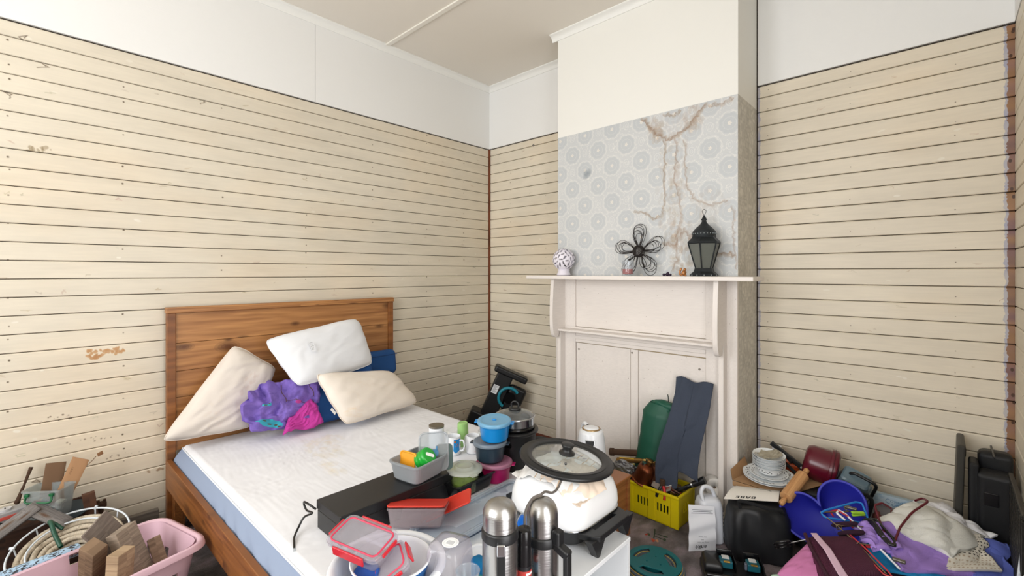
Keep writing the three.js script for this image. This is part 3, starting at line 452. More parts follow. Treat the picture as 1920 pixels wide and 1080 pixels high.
{
  const c = [[0.26, 1.115, 2.295], [0.22, 1.21, 1.61], [0.36, 0.865, 1.555], [0.50, 0.825, 2.17]];
  const g = thing('pillow', 'clean white pillow propped on top of the others with a small printed label', 'pillow');
  mesh('cover', pillowGeo(c, 0.095, 7, 0.9), M(0xe8eaee, 0.9, { bumpMap: rep(fabricBump, 6, 6), bumpScale: 0.0006 }), g);
  const lp = mesh('label_print', new THREE.PlaneGeometry(0.03, 0.07), M(0xffffff, 0.9, { transparent: true, map: canvasTex(64, 128, (x, w, h) => { x.clearRect(0, 0, w, h); x.fillStyle = 'rgb(232,234,238)'; x.fillRect(0, 0, w, h); x.fillStyle = '#777'; x.font = '11px sans-serif'; for (let i = 0; i < 7; i++) { x.fillRect(8 + (i % 3) * 3, 10 + i * 15, 46 - (i % 3) * 8, 3.5); } }) }), g);
  mesh('seam', pillowSeam(c, 7), M(0xe4e6ea, 0.9), g);
  lp.position.set(0.442, 1.064, 2.05); lp.rotation.set(-0.45, Math.PI / 2 - 0.08, 0.0); lp.rotation.order = 'YXZ';
  lp.rotation.set(-0.56, Math.PI / 2, 0.12);
}
{
  const g = thing('pillow', 'cream pillow with a white care tag lying in front of the blue cushion', 'pillow');
  const c = [[0.50, 0.90, 2.07], [0.37, 0.80, 1.42], [0.52, 0.55, 1.26], [0.62, 0.55, 1.92]]; mesh('seam', pillowSeam(c, 11), M(0xe6dacb, 0.9), g);
  mesh('cover', pillowGeo(c, 0.075, 11, 1.2), M(0xffffff, 0.9, { map: pillowStain([238, 228, 216], [[0.5, 0.5, 0.4, 0.3, [230, 205, 180], 20], [0.9, 0.85, 0.08, 0.1, [220, 180, 130], 16]], 8), bumpMap: rep(fabricBump, 6, 6), bumpScale: 0.0006 }), g);
  const t = mesh('care_tag', rbox(0.002, 0.045, 0.022, 0.001), M(0xf3f3f3, 0.8), g); t.position.set(0.61, 0.66, 1.99); t.rotation.set(0.5, 0.6, 0.2);
}
{ // blue upholstered cushion: a long bent pad that shows at both ends behind the pillows
  const g = thing('lumbar_cushion', 'royal blue bent upholstered cushion half hidden behind the pillows', 'cushion');
  const m = fabric(0x1f4f8c);
  const pad = rbox(0.09, 0.2, 0.62, 0.045, 0, 0, 0, 4); pad.rotateX(0.0); pad.rotateZ(0.12); pad.translate(0.145, 0.82, 1.545); mesh('upper_pad', pad, m, g);
  const p2 = warp(rbox(0.11, 0.36, 0.5, 0.05, 0, 0, 0, 4), (x, y, z) => [x, y, z]); p2.rotateZ(0.25); p2.translate(0.34, 0.70, 1.80); mesh('lower_pad', p2, m, g);
  mesh('seam', tube([[0.215, 0.89, 1.26], [0.21, 0.885, 1.5], [0.21, 0.885, 1.8]], 0.003, false, 20, 5), M(0x163c6e, 0.9), g);
}
{ // crumpled doona cover
  const tex = canvasTex(512, 512, (x, w, h) => {
    fillPx(x, w, h, (u, v) => { const n = fbm(u * 9, v * 9, 2), f = noise(u * 60, v * 60, 4); return [128 + n * 16 + f * 5, 104 + n * 12 + f * 4, 188 + n * 14 + f * 5]; });
    x.translate(w, 0); x.scale(-1, 1); x.lineCap = 'round'; x.strokeStyle = '#5a3d33'; x.lineWidth = 5; x.beginPath(); x.moveTo(250, 30); x.bezierCurveTo(215, 110, 270, 150, 262, 210); x.bezierCurveTo(330, 190, 380, 260, 430, 300); x.moveTo(400, 60); x.bezierCurveTo(420, 120, 440, 150, 445, 200); x.stroke();
    x.beginPath(); for (let i = 0; i < 40; i++) { const a = i * 0.3, q = 3 + i * 0.6; x.lineTo(425 + Math.cos(a) * q, 262 + Math.sin(a) * q); } x.stroke();
    x.fillStyle = '#cf4fa4'; x.beginPath(); x.ellipse(338, 238, 22, 15, 0.3, 0, 7); x.fill();
    x.fillStyle = '#3fb4c8'; x.beginPath(); x.ellipse(130, 420, 92, 46, 0.5, 0, 7); x.fill(); x.beginPath(); x.ellipse(108, 196, 34, 26, 0.2, 0, 7); x.fill();
    x.fillStyle = '#6d5030'; for (const [a, b] of [[90, 396], [120, 430], [160, 446], [190, 466], [100, 200], [120, 186]]) { x.beginPath(); x.ellipse(a, b, 13, 9, 0.4, 0, 7); x.fill(); }
  });
  const g = thing('crumpled_quilt_cover', 'crumpled purple patterned quilt cover with a hot pink lining between the pillows', 'bedding');
  const c = [[0.36, 0.85, 2.47], [0.35, 0.84, 1.99], [0.43, 0.545, 1.97], [0.40, 0.56, 2.43]];
  const lump = (c, T, seed, amp) => warp(pillowGeo(c, T, seed, 1.5, 70, 0.16), (x, y, z) => { const n = amp * (1.3 * fbm(x * 7, y * 7, z * 7 + seed) + 0.7 * Math.abs(noise(x * 13, y * 9 + x * 4, z * 13 + seed)) - 0.3); const a = Math.atan2(y - 0.69, z - 2.21), k = 1 + 0.2 * noise(a * 1.7 + seed, 3) + 0.07 * noise(a * 6, 8); return [x + n, Math.max(MT + 0.004, 0.69 + (y - 0.69) * k + n * 0.6), 2.21 + (z - 2.21) * k + n * 0.5]; });
  mesh('outer_cover', lump(c, 0.06, 21, 0.085), fabric(0xffffff, { map: tex }), g);
  mesh('pink_lining', lump([[0.43, 0.62, 2.20], [0.42, 0.74, 2.01], [0.47, 0.54, 1.955], [0.47, 0.53, 2.26]], 0.03, 25, 0.02), fabric(0xc43b9c), g);
}

// ---------- kitchen things on the bed ----------
const blackPl = MP(0x17181a, 0.38), blackGloss = MP(0x101012, 0.18), chrome = M(0xc9ccd0, 0.16, { metalness: 1 }), steel = M(0xb9babc, 0.3, { metalness: 1 });
const rim = (r, t, y, x = 0, z = 0) => move(new THREE.TorusGeometry(r, t, 8, 48).rotateX(Math.PI / 2), x, y, z);
// open tub with rounded rectangular plan: sizes at the rim, taper to the base, wall thickness
function rrect(w, d, r) { const s = new THREE.Shape(), a = w / 2, b = d / 2; s.moveTo(-a + r, -b); s.lineTo(a - r, -b); s.quadraticCurveTo(a, -b, a, -b + r); s.lineTo(a, b - r); s.quadraticCurveTo(a, b, a - r, b); s.lineTo(-a + r, b); s.quadraticCurveTo(-a, b, -a, b - r); s.lineTo(-a, -b + r); s.quadraticCurveTo(-a, -b, -a + r, -b); return s; }
function tub(w, d, h, r, taper, t, lip = 0.006, lipH = 0.008) {
  const N = 12, loop = (w, d, r, y) => rrect(w, d, r).getSpacedPoints(64).slice(0, 64).map((p) => [p.x, y, p.y]);
  const rings = [loop(w * taper - 2 * 0.008, d * taper - 2 * 0.008, r, 0), loop(w * taper, d * taper, r, 0.008), loop(w, d, r, h - lipH), loop(w + lip * 2, d + lip * 2, r + lip, h - lipH), loop(w + lip * 2, d + lip * 2, r + lip, h), loop(w - 2 * t, d - 2 * t, r - t * 0.6, h), loop(w * taper - 2 * t, d * taper - 2 * t, r - t * 0.6, t + 0.006), loop(w * taper - 0.02, d * taper - 0.02, r, t)];
  const P = [], I = [], n = 64; rings.forEach((q) => q.forEach((p) => P.push(...p)));
  for (let k = 0; k < rings.length - 1; k++) for (let i = 0; i < n; i++) { const a = k * n + i, b = k * n + (i + 1) % n; I.push(a, b, b + n, a, b + n, a + n); }
  for (const [k, fl] of [[0, 1], [rings.length - 1, 0]]) { const c = P.length / 3; P.push(0, rings[k][0][1], 0); for (let i = 0; i < n; i++) { const a = k * n + i, b = k * n + (i + 1) % n; fl ? I.push(c, b, a) : I.push(c, a, b); } }
  const g = new THREE.BufferGeometry(); g.setAttribute('position', new THREE.Float32BufferAttribute(P, 3)); g.setIndex(I.reverse()); const q = g.toNonIndexed(); q.computeVertexNormals();
  return q;
}
const slab = (w, d, r, h, bev = 0.002) => { const g = new THREE.ExtrudeGeometry(rrect(w - 2 * bev, d - 2 * bev, r), { depth: h - 2 * bev, bevelEnabled: true, bevelSize: bev, bevelThickness: bev, bevelSegments: 2, curveSegments: 6 }); g.rotateX(-Math.PI / 2); return move(g, 0, bev, 0); };
const rrTube = (w, d, r, t, y) => { const p = rrect(w, d, r).getSpacedPoints(48).slice(0, 48).map((q) => [q.x, y, q.y]); return tube(p, t, true, 96, 6); };

{ // long black box and its lead
  const g = thing('long_black_box', 'long matt black box lying across the mattress under the grey lunch tub', 'box', [1.695, MT, 2.265]);
  mesh('body', span(-0.1, 0.1, 0, 0.076, -0.272, 0.272, 0.004), blackPl, g);
  mesh('lid', span(-0.103, 0.103, 0.079, 0.116, -0.275, 0.275, 0.004), blackPl, g);
  mesh('seam', span(-0.098, 0.098, 0.07, 0.084, -0.27, 0.27), M(0x060606, 0.9), g);
  const c = thing('network_cable', 'black cable with a clear plug hanging over the edge of the mattress', 'cable', [0, 0, 0]);
  mesh('lead', tube([[1.60, 0.585, 2.545], [1.575, 0.60, 2.56], [1.535, 0.60, 2.565], [1.525, 0.58, 2.56], [1.55, 0.568, 2.56], [1.60, 0.575, 2.56], [1.57, 0.555, 2.58], [1.575, 0.525, 2.605], [1.61, MT + 0.008, 2.635], [1.645, MT + 0.004, 2.65], [1.672, MT - 0.002, 2.66]], 0.0042, false, 160, 8), blackGloss, c);
  const pg = mesh('plug', rbox(0.011, 0.009, 0.024, 0.002), clearPlastic(0xdfe3e6, 0.1), c); pg.position.set(1.684, MT - 0.002, 2.664); pg.rotation.y = 1.2;
}
const boxTop = MT + 0.116;
{ // grey lunch tub standing on the box
  const g = thing('lunch_tub', 'grey plastic tub holding a yellow lid and a green jar on the black box', 'container', [1.712, boxTop, 2.122], 0.18);
  mesh('tub', tub(0.175, 0.2, 0.085, 0.03, 0.88, 0.003), frosted(0x9fa4a8, 0.4, 0.25), g);
  const yl = thing('snack_box_lid', 'orange-yellow square lid standing inside the grey tub', 'lid', [1.677, boxTop + 0.008, 2.152], 0.2);
  const yg = slab(0.1, 0.095, 0.015, 0.01); yg.rotateX(1.3); yg.translate(0, 0.05, 0); mesh('plate', yg, MP(0xe39a1d, 0.35), yl); const yr = rrTube(0.094, 0.089, 0.015, 0.004, 0.01); yr.rotateX(1.3); yr.translate(0, 0.05, 0); mesh('rim', yr, MP(0xe8a326, 0.35), yl);
  const j = thing('green_jar', 'bright green screw-lid jar tipped over inside the grey tub', 'jar', [1.722, boxTop + 0.062, 2.112]);
  j.rotation.set(0.25, 0.5, -0.85, 'YXZ');
  mesh('body', lathe([[0, -0.075], [0.034, -0.075], [0.038, -0.07], [0.038, 0], [0.03, 0.002]], 32), MP(0xdfe6df, 0.3), j);
  mesh('label_band', lathe([[0.0384, -0.064], [0.0386, -0.06], [0.0386, -0.02], [0.0384, -0.016]], 32), MP(0xffffff, 0.4, { map: canvasTex(256, 64, (x, w, h) => { x.fillStyle = '#e9ece6'; x.fillRect(0, 0, w, h); const r = rngMake(8); for (let i = 0; i < 60; i++) { x.fillStyle = ['#3d5f8a', '#7b4a2a', '#2f7a3a', '#b04438'][i % 4]; x.fillRect(r() * w, r() * h, 6 + r() * 14, 3 + r() * 6); } }) }), j);
  mesh('cap', lathe([[0.0, 0.0], [0.042, 0.0], [0.045, 0.004], [0.044, 0.018], [0.041, 0.022], [0.044, 0.026], [0.043, 0.036], [0.04, 0.04], [0.042, 0.044], [0.04, 0.056], [0.032, 0.062], [0, 0.063]], 36), MP(0x1fa035, 0.25), j);
  const oval = mesh('maker_plate', slab(0.046, 0.016, 0.0075, 0.002, 0.0005), MP(0xffffff, 0.4, { map: null }), j); oval.position.set(0, 0.0625, 0); oval.rotation.y = 0.6;
  const lc = thing('vented_lid', 'clear lid with a blue vent tab standing upright in the grey tub', 'lid', [1.752, boxTop + 0.006, 2.064], 0.95);
  const lg = merge([slab(0.13, 0.165, 0.03, 0.004), rrTube(0.132, 0.168, 0.03, 0.0045, 0.003)]); lg.rotateX(Math.PI / 2 - 0.22); lg.translate(0, 0.09, -0.02); mesh('panel', lg, frosted(0xdfe3e6, 0.2, 0.72), lc);
  const vt = merge([cyl(0.017, 0.017, 0.004, 0, 0, 0, 24).rotateX(Math.PI / 2), rbox(0.008, 0.024, 0.004, 0.002, 0.008, 0.018, 0)]); vt.rotateX(-0.22); vt.translate(0.005, 0.085, -0.012); mesh('vent_tab', vt, MP(0x4a87b4, 0.4), lc);
  const gb = thing('slate_lid', 'slate green panel standing behind the clear lid in the grey tub', 'lid', [1.767, boxTop + 0.006, 2.05], 0.95);
  const gg = slab(0.08, 0.115, 0.02, 0.008); gg.rotateX(Math.PI / 2 - 0.22); gg.translate(0.028, 0.062, -0.024); mesh('panel', gg, MP(0x3e5552, 0.45), gb);
}
// mugs and cups
const mugBody = (r, h, t = 0.003) => lathe([[0, 0], [r * 0.92, 0], [r, 0.006], [r, h - 0.002], [r - t / 2, h], [r - t, h - 0.002], [r - t, 0.008], [0, 0.006]], 36);
const mugHandle = (r, h) => tube([[r - 0.002, h * 0.78, 0], [r + 0.022, h * 0.8, 0], [r + 0.03, h * 0.52, 0], [r + 0.02, h * 0.28, 0], [r - 0.002, h * 0.24, 0]], 0.0055, false, 30, 8);
const white = MP(0xeceff3, 0.22);
{
  const b = thing('mug', 'white mug printed in bright blue with orange spots and a handle', 'mug', [1.405, MT, 1.66], -0.15);
  const print = canvasTex(512, 128, (x, w, h) => { x.fillStyle = '#eef0f2'; x.fillRect(0, 0, w, h); for (const o of [90, 346]) { x.fillStyle = '#1f8fd6'; x.beginPath(); x.moveTo(o, 8); x.lineTo(o + 84, 8); x.lineTo(o + 72, 70); x.lineTo(o + 78, 100); x.lineTo(o + 20, 116); x.lineTo(o - 6, 96); x.closePath(); x.fill(); x.fillStyle = '#c96a24'; for (const [a, c, s] of [[14, 26, 11], [40, 48, 5], [26, 62, 6], [50, 60, 6], [96, 60, 8]]) { x.beginPath(); x.arc(o + a, c, s, 0, 7); x.fill(); } } });
  mesh('body', mugBody(0.042, 0.105), white, b); mesh('printed_band', lathe([[0.0424, 0.008], [0.0424, 0.1]], 48), MP(0xffffff, 0.25, { map: print }), b); const h = mesh('handle', mugHandle(0.042, 0.105), white, b); h.rotation.y = 0.55;
  const c = thing('mug', 'plain white mug with a metal flip lid beside the clear tub lid', 'mug', [1.25, MT, 1.66], 0.3);
  mesh('body', mugBody(0.045, 0.12), white, c); mesh('flip_lid', cyl(0.046, 0.046, 0.01, 0, 0.127, 0, 32), M(0x8d8578, 0.3, { metalness: 0.9 }), c); const hh = mesh('handle', mugHandle(0.045, 0.12), chrome, c); hh.rotation.y = -0.1;
  const d = thing('glass_tumbler', 'small clear tumbler behind the blue printed mug', 'tumbler', [1.325, MT, 1.60]);
  mesh('glass', mugBody(0.036, 0.105, 0.002), clearPlastic(0xffffff, 0.03), d);
  const e = thing('tumbler', 'pale green plastic tumbler standing upside down', 'tumbler', [1.345, MT, 1.535]);
  mesh('cup', lathe([[0.03, 0], [0.037, 0], [0.036, 0.02], [0.032, 0.132], [0.029, 0.136], [0, 0.137]], 36), MP(0x9cc97b, 0.45), e); mesh('foot_ring', rim(0.026, 0.002, 0.137), MP(0xa6d086, 0.45), e);
  const f = thing('mug', 'white mug with small red and blue lettering beside the grey tub stack', 'mug', [1.47, MT, 1.565], 0.5);
  const pr = canvasTex(512, 128, (x, w, h) => { x.fillStyle = '#eff0f3'; x.fillRect(0, 0, w, h); for (const o of [40, 296]) { x.fillStyle = '#d8642a'; x.beginPath(); x.moveTo(o, 46); x.lineTo(o + 30, 60); x.lineTo(o + 26, 66); x.lineTo(o, 56); x.fill(); x.fillStyle = '#3b5fb5'; x.font = 'bold 20px sans-serif'; x.fillText('a', o + 30, 96); x.fillStyle = '#c03a4a'; x.fillRect(o + 16, 78, 7, 18); x.font = '10px serif'; x.fillText('You are the', o + 4, 116); } });
  mesh('body', mugBody(0.04, 0.1), white, f); mesh('printed_band', lathe([[0.0404, 0.006], [0.0404, 0.095]], 48), MP(0xffffff, 0.25, { map: pr }), f); const fh = mesh('handle', mugHandle(0.04, 0.1), white, f); fh.rotation.y = 2.6;
  const p = thing('bowl', 'plain white bowl standing behind the lettered mug', 'bowl', [1.45, MT, 1.42]);
  mesh('bowl', lathe([[0, 0], [0.04, 0], [0.055, 0.03], [0.065, 0.085], [0.062, 0.085], [0.05, 0.03], [0, 0.006]], 40), white, p);
}
// three round tubs with vented lids stacked on each other
function roundTub(label, y, x, z, col, lidCol, r, h, tilt) {
  const g = thing('round_tub', label, 'container', [x, y, z]); g.rotation.set(tilt[0], 0.6, tilt[1]);
  mesh('bowl', lathe([[0, 0], [r * 0.8, 0], [r * 0.86, 0.006], [r * 0.95, h - 0.014], [r * 1.06, h - 0.012], [r * 1.06, h - 0.006], [r * 0.93, h - 0.006], [r * 0.84, 0.008], [0, 0.005]], 44), MP(col, 0.28), g);
  mesh('lid', lathe([[0, h + 0.004], [r * 0.82, h + 0.004], [r * 0.86, h + 0.008], [r * 1.0, h + 0.008], [r * 1.07, h + 0.004], [r * 1.08, h - 0.008], [r * 1.04, h - 0.008], [r * 1.0, h], [0, h - 0.001]], 44), MP(lidCol, 0.3, { transmission: 0.25, thickness: 0 }), g);
  for (const s of [-1, 1]) mesh('lug', rbox(0.02, 0.006, 0.04, 0.003, s * (r * 1.06 + 0.006), h - 0.006, 0), MP(col, 0.3), g);
  mesh('vent_plug', rbox(0.02, 0.005, 0.013, 0.0025, 0, h + 0.007, 0), MP(col, 0.35), g);
  return g;
}
roundTub('magenta round tub at the bottom of the lidded stack', MT, 1.81, 1.72, 0xb81265, 0xc98aa8, 0.08, 0.086, [0, 0]);
roundTub('dark slate round tub in the middle of the lidded stack', MT + 0.098, 1.785, 1.735, 0x2b3b49, 0x8492a0, 0.08, 0.088, [0.0, 0.0]);
roundTub('bright blue round tub on top of the lidded stack', MT + 0.203, 1.80, 1.717, 0x0b86cf, 0x7db9dd, 0.08, 0.09, [0.1, -0.06]);
{ // slow cooker style black pot with steamer ring and glass lid
  const g = thing('rice_cooker_pot', 'tall black cooking pot with a chrome steamer ring and domed glass lid', 'pot', [1.765, MT, 1.525], 0.4); g.scale.setScalar(0.9);
  mesh('body', lathe([[0, 0], [0.115, 0], [0.122, 0.01], [0.126, 0.2], [0.136, 0.206], [0.142, 0.215], [0.14, 0.224], [0.118, 0.226], [0.114, 0.215], [0.112, 0.02], [0, 0.014]], 56), blackPl, g);
  mesh('inner_rim', lathe([[0.108, 0.222], [0.116, 0.232], [0.112, 0.246], [0.1, 0.246], [0.1, 0.222]], 48), blackGloss, g);
  mesh('steamer_ring', lathe([[0.1, 0.246], [0.114, 0.248], [0.116, 0.252], [0.117, 0.29], [0.121, 0.294], [0.12, 0.299], [0.112, 0.298], [0.112, 0.252]], 56), chrome, g);
  mesh('glass_lid', lathe([[0.118, 0.298], [0.112, 0.304], [0.09, 0.318], [0.05, 0.33], [0, 0.334], [0, 0.331], [0.05, 0.327], [0.09, 0.315], [0.112, 0.3]], 56), clearPlastic(0xdfe2e2, 0.04), g);
  mesh('lid_rim', rim(0.119, 0.0035, 0.3), chrome, g);
  mesh('knob_base', lathe([[0, 0.334], [0.038, 0.334], [0.04, 0.34], [0.034, 0.347], [0, 0.349]], 32), blackPl, g);
  mesh('loop_handle', tube([[-0.02, 0.345, 0], [-0.022, 0.368, 0], [0, 0.382, 0], [0.022, 0.368, 0], [0.02, 0.345, 0]], 0.0055, false, 30, 8), blackPl, g);
  const badge = mesh('badge', slab(0.05, 0.022, 0.01, 0.004, 0.001), blackGloss, g); badge.rotation.set(Math.PI / 2, 0, 0); badge.position.set(0.0, 0.155, 0.125);
  const p = thing('frying_pan', 'black frying pan handle poking out beside the cooking pot', 'pan', [1.72, MT, 1.292], 0.0);
  mesh('pan', lathe([[0, 0], [0.09, 0], [0.115, 0.042], [0.112, 0.044], [0.087, 0.006], [0, 0.005]], 44), blackPl, p);
  mesh('handle', tube([[0.1, 0.036, 0.02], [0.12, 0.075, 0.015], [0.15, 0.09, 0.0], [0.19, 0.085, -0.025]], 0.0095, false, 30, 8), blackPl, p);
}
{ // loaf tin with a lime tub in it
  const g = thing('loaf_tin', 'black non-stick loaf tin on the mattress in front of the round tubs', 'tin', [1.795, MT, 1.905], 0.05);
  mesh('tin', tub(0.15, 0.25, 0.075, 0.02, 0.86, 0.0025, 0.009, 0.005), blackGloss, g);
  const t = thing('lime_tub', 'clear round tub of lime green pellets with a clear lid in the loaf tin', 'container', [1.805, MT + 0.012, 1.925]); t.scale.setScalar(1.2);
  mesh('pot', lathe([[0, 0], [0.046, 0], [0.05, 0.004], [0.06, 0.082], [0.057, 0.082], [0.047, 0.006], [0, 0.004]], 40), clearPlastic(0xe6efc8, 0.15), t);
  mesh('contents', warp(lathe([[0, 0.04], [0.02, 0.042], [0.04, 0.038], [0.0505, 0.036], [0.0465, 0.008], [0, 0.008]].reverse(), 40), (x, y, z) => [x, y + (y > 0.03 ? 0.006 * noise(x * 130, z * 130) : 0), z]), MP(0x9fb31c, 0.4), t);
  mesh('lid', lathe([[0, 0.092], [0.028, 0.092], [0.03, 0.098], [0.036, 0.098], [0.038, 0.09], [0.05, 0.09], [0.053, 0.093], [0.071, 0.09], [0.072, 0.08], [0.069, 0.08], [0.062, 0.086], [0, 0.086]], 44), frosted(0xe8ece4, 0.2, 0.65), t);
  mesh('lid_tab', rbox(0.022, 0.003, 0.03, 0.0015, 0.075, 0.084, 0.018), frosted(0xe8ece4, 0.2, 0.65), t);
}
{ // two-compartment box with an orange-red lid
  const g = thing('divided_container', 'clear two-compartment container with a loose orange-red lid', 'container', [1.895, MT + 0.012, 2.255]); g.rotation.set(0, -0.82, 0.22, 'YXZ');
  const g1 = tub(0.12, 0.23, 0.075, 0.012, 0.9, 0.002, 0.004); mesh('tray', g1, frosted(0xe3d9dc, 0.12, 0.8), g);
  mesh('divider', rbox(0.105, 0.06, 0.003, 0.001, 0, 0.035, -0.02), frosted(0xe3d9dc, 0.12, 0.8), g);
  const lm = MP(0xdd3a28, 0.35, { transmission: 0.15, thickness: 0 });
  const l = thing('lunchbox_lid', 'orange-red rectangular lid lying askew on the clear two-compartment container', 'lid', [1.882, MT + 0.088, 2.243]); l.rotation.set(0, -0.82, 0.26, 'YXZ');
  const lg = merge([slab(0.125, 0.225, 0.012, 0.005), rrTube(0.127, 0.228, 0.012, 0.004, 0.002)]); mesh('plate', lg, lm, l);
  const l2 = thing('lunchbox_lid', 'second orange-red lid propped from the two-compartment container onto the mattress', 'lid', [1.925, MT + 0.05, 2.12]); l2.rotation.set(0, -0.75, 0.0, 'YXZ');
  const lg2 = merge([slab(0.12, 0.2, 0.012, 0.005), rrTube(0.122, 0.203, 0.012, 0.004, 0.002)]); lg2.rotateX(0.4); mesh('plate', lg2, lm, l2);
}
{ // big clear storage tub lid
  const g = thing('storage_tub_lid', 'large translucent storage tub lid lying on the mattress behind the steel flasks', 'lid', [2.0, MT + 0.001, 2.0], 0.02);
  const m = frosted(0xe6edf3, 0.18, 0.75);
  mesh('panel', slab(0.2, 0.62, 0.02, 0.004), m, g); mesh('skirt', merge([rrTube(0.2, 0.62, 0.02, 0.008, 0.012), rrTube(0.17, 0.59, 0.02, 0.005, 0.012)]), m, g);
}

// ---------- foot of the bed: cubby shelf, frypan, flasks ----------
const CT = 0.485; // cubby top
{
  const g = thing('white_shelf_unit', 'low white open-fronted shelf unit at the foot of the bed', 'shelf', [2.315, 0, 2.32]);
  const m = MP(0xe6e9ec, 0.35); const x0 = -0.235, x1 = 0.235, z0 = -0.63, z1 = 0.75;
  mesh('top_panel', span(x0, x1, CT - 0.018, CT, z0, z1, 0.003), m, g); mesh('bottom_panel', span(x0, x1 - 0.004, 0.03, 0.048, z0 + 0.016, z1 - 0.016), m, g);
  for (const z of [z0, -0.03, z1 - 0.016]) mesh('upright', span(x0, x1 - 0.003, z === -0.03 ? 0.048 : 0, CT - 0.018, z, z + 0.016, 0.002), m, g);
  mesh('back_panel', span(x0, x0 + 0.006, 0.03, CT - 0.018, z0 + 0.016, z1 - 0.016), m, g); mesh('shelf_board', span(x0 + 0.006, x1 - 0.008, 0.24, 0.256, z0 + 0.016, -0.03), m, g);
}
// squarish dome lofted from rounded-rectangle sections [size, radius, y]
function loft(secs, n = 64) {
  const P = [], I = []; secs.forEach(([w, d, r, y]) => rrect(w, d, Math.min(r, w / 2.05, d / 2.05)).getSpacedPoints(n).slice(0, n).forEach((p) => P.push(p.x, y, p.y)));
  for (let k = 0; k < secs.length - 1; k++) for (let i = 0; i < n; i++) { const a = k * n + i, b = k * n + (i + 1) % n; I.push(a, b + n, b, a, a + n, b + n); }
  for (const [k, fl] of [[0, 1], [secs.length - 1, 0]]) { const c = P.length / 3; P.push(0, secs[k][3], 0); for (let i = 0; i < n; i++) { const a = k * n + i, b = k * n + (i + 1) % n; fl ? I.push(c, a, b) : I.push(c, b, a); } }
  const g = new THREE.BufferGeometry(); g.setAttribute('position', new THREE.Float32BufferAttribute(P, 3)); g.setIndex(I); g.computeVertexNormals(); return g;
}
{
  const g = thing('electric_frypan', 'large electric frypan with a high white lid and black handles on the white shelf unit', 'frypan', [2.295, CT, 1.79]);
  mesh('base_pan', loft([[0.24, 0.24, 0.06, 0.012], [0.3, 0.3, 0.08, 0.016], [0.345, 0.345, 0.09, 0.075], [0.362, 0.362, 0.095, 0.08], [0.362, 0.362, 0.095, 0.086], [0.33, 0.33, 0.09, 0.087]]), blackPl, g);
  mesh('white_lid', loft([[0.345, 0.345, 0.09, 0.084], [0.362, 0.362, 0.1, 0.086], [0.37, 0.37, 0.1, 0.11], [0.364, 0.364, 0.1, 0.15], [0.342, 0.342, 0.1, 0.19], [0.31, 0.31, 0.1, 0.212], [0.26, 0.26, 0.09, 0.224], [0.15, 0.15, 0.06, 0.23], [0.02, 0.02, 0.009, 0.231]]), MP(0xf0f1f2, 0.2), g);
  mesh('lid_edge', rrTube(0.364, 0.364, 0.097, 0.0035, 0.086), chrome, g);
  for (const s of [-1, 1]) {
    const hs = new THREE.Shape(); hs.moveTo(0.17, -0.14); hs.lineTo(0.215, -0.125); hs.lineTo(0.24, -0.105); hs.lineTo(0.24, 0.105); hs.lineTo(0.215, 0.125); hs.lineTo(0.17, 0.14); hs.closePath();
    const hole = new THREE.Path(); hole.moveTo(0.18, -0.08); hole.lineTo(0.205, -0.08); hole.lineTo(0.205, 0.08); hole.lineTo(0.18, 0.08); hole.closePath(); hs.holes.push(hole);
    const hg = new THREE.ExtrudeGeometry(hs, { depth: 0.016, bevelEnabled: true, bevelSize: 0.003, bevelThickness: 0.003, bevelSegments: 2 }); hg.rotateX(-Math.PI / 2); hg.translate(0, 0.062, 0); if (s < 0) hg.rotateY(Math.PI);
    mesh('handle', hg, blackPl, g);
    for (const t of [-1, 1]) { // tapering foot under each end of the handle
      const fs = new THREE.Shape(); fs.moveTo(-0.05, 0.066); fs.lineTo(0.045, 0.066); fs.lineTo(0.006, 0.0); fs.lineTo(-0.006, 0.0); fs.closePath();
      const fg = new THREE.ExtrudeGeometry(fs, { depth: 0.03, bevelEnabled: true, bevelSize: 0.002, bevelThickness: 0.002, bevelSegments: 1 }); fg.rotateY(-Math.PI / 2); fg.translate(0.235, 0.002, 0); fg.translate(0, 0, t * 0.105); if (s < 0) fg.rotateY(Math.PI); mesh('foot', fg, blackPl, g);
    }
  }
}
const LIDY = CT + 0.231;
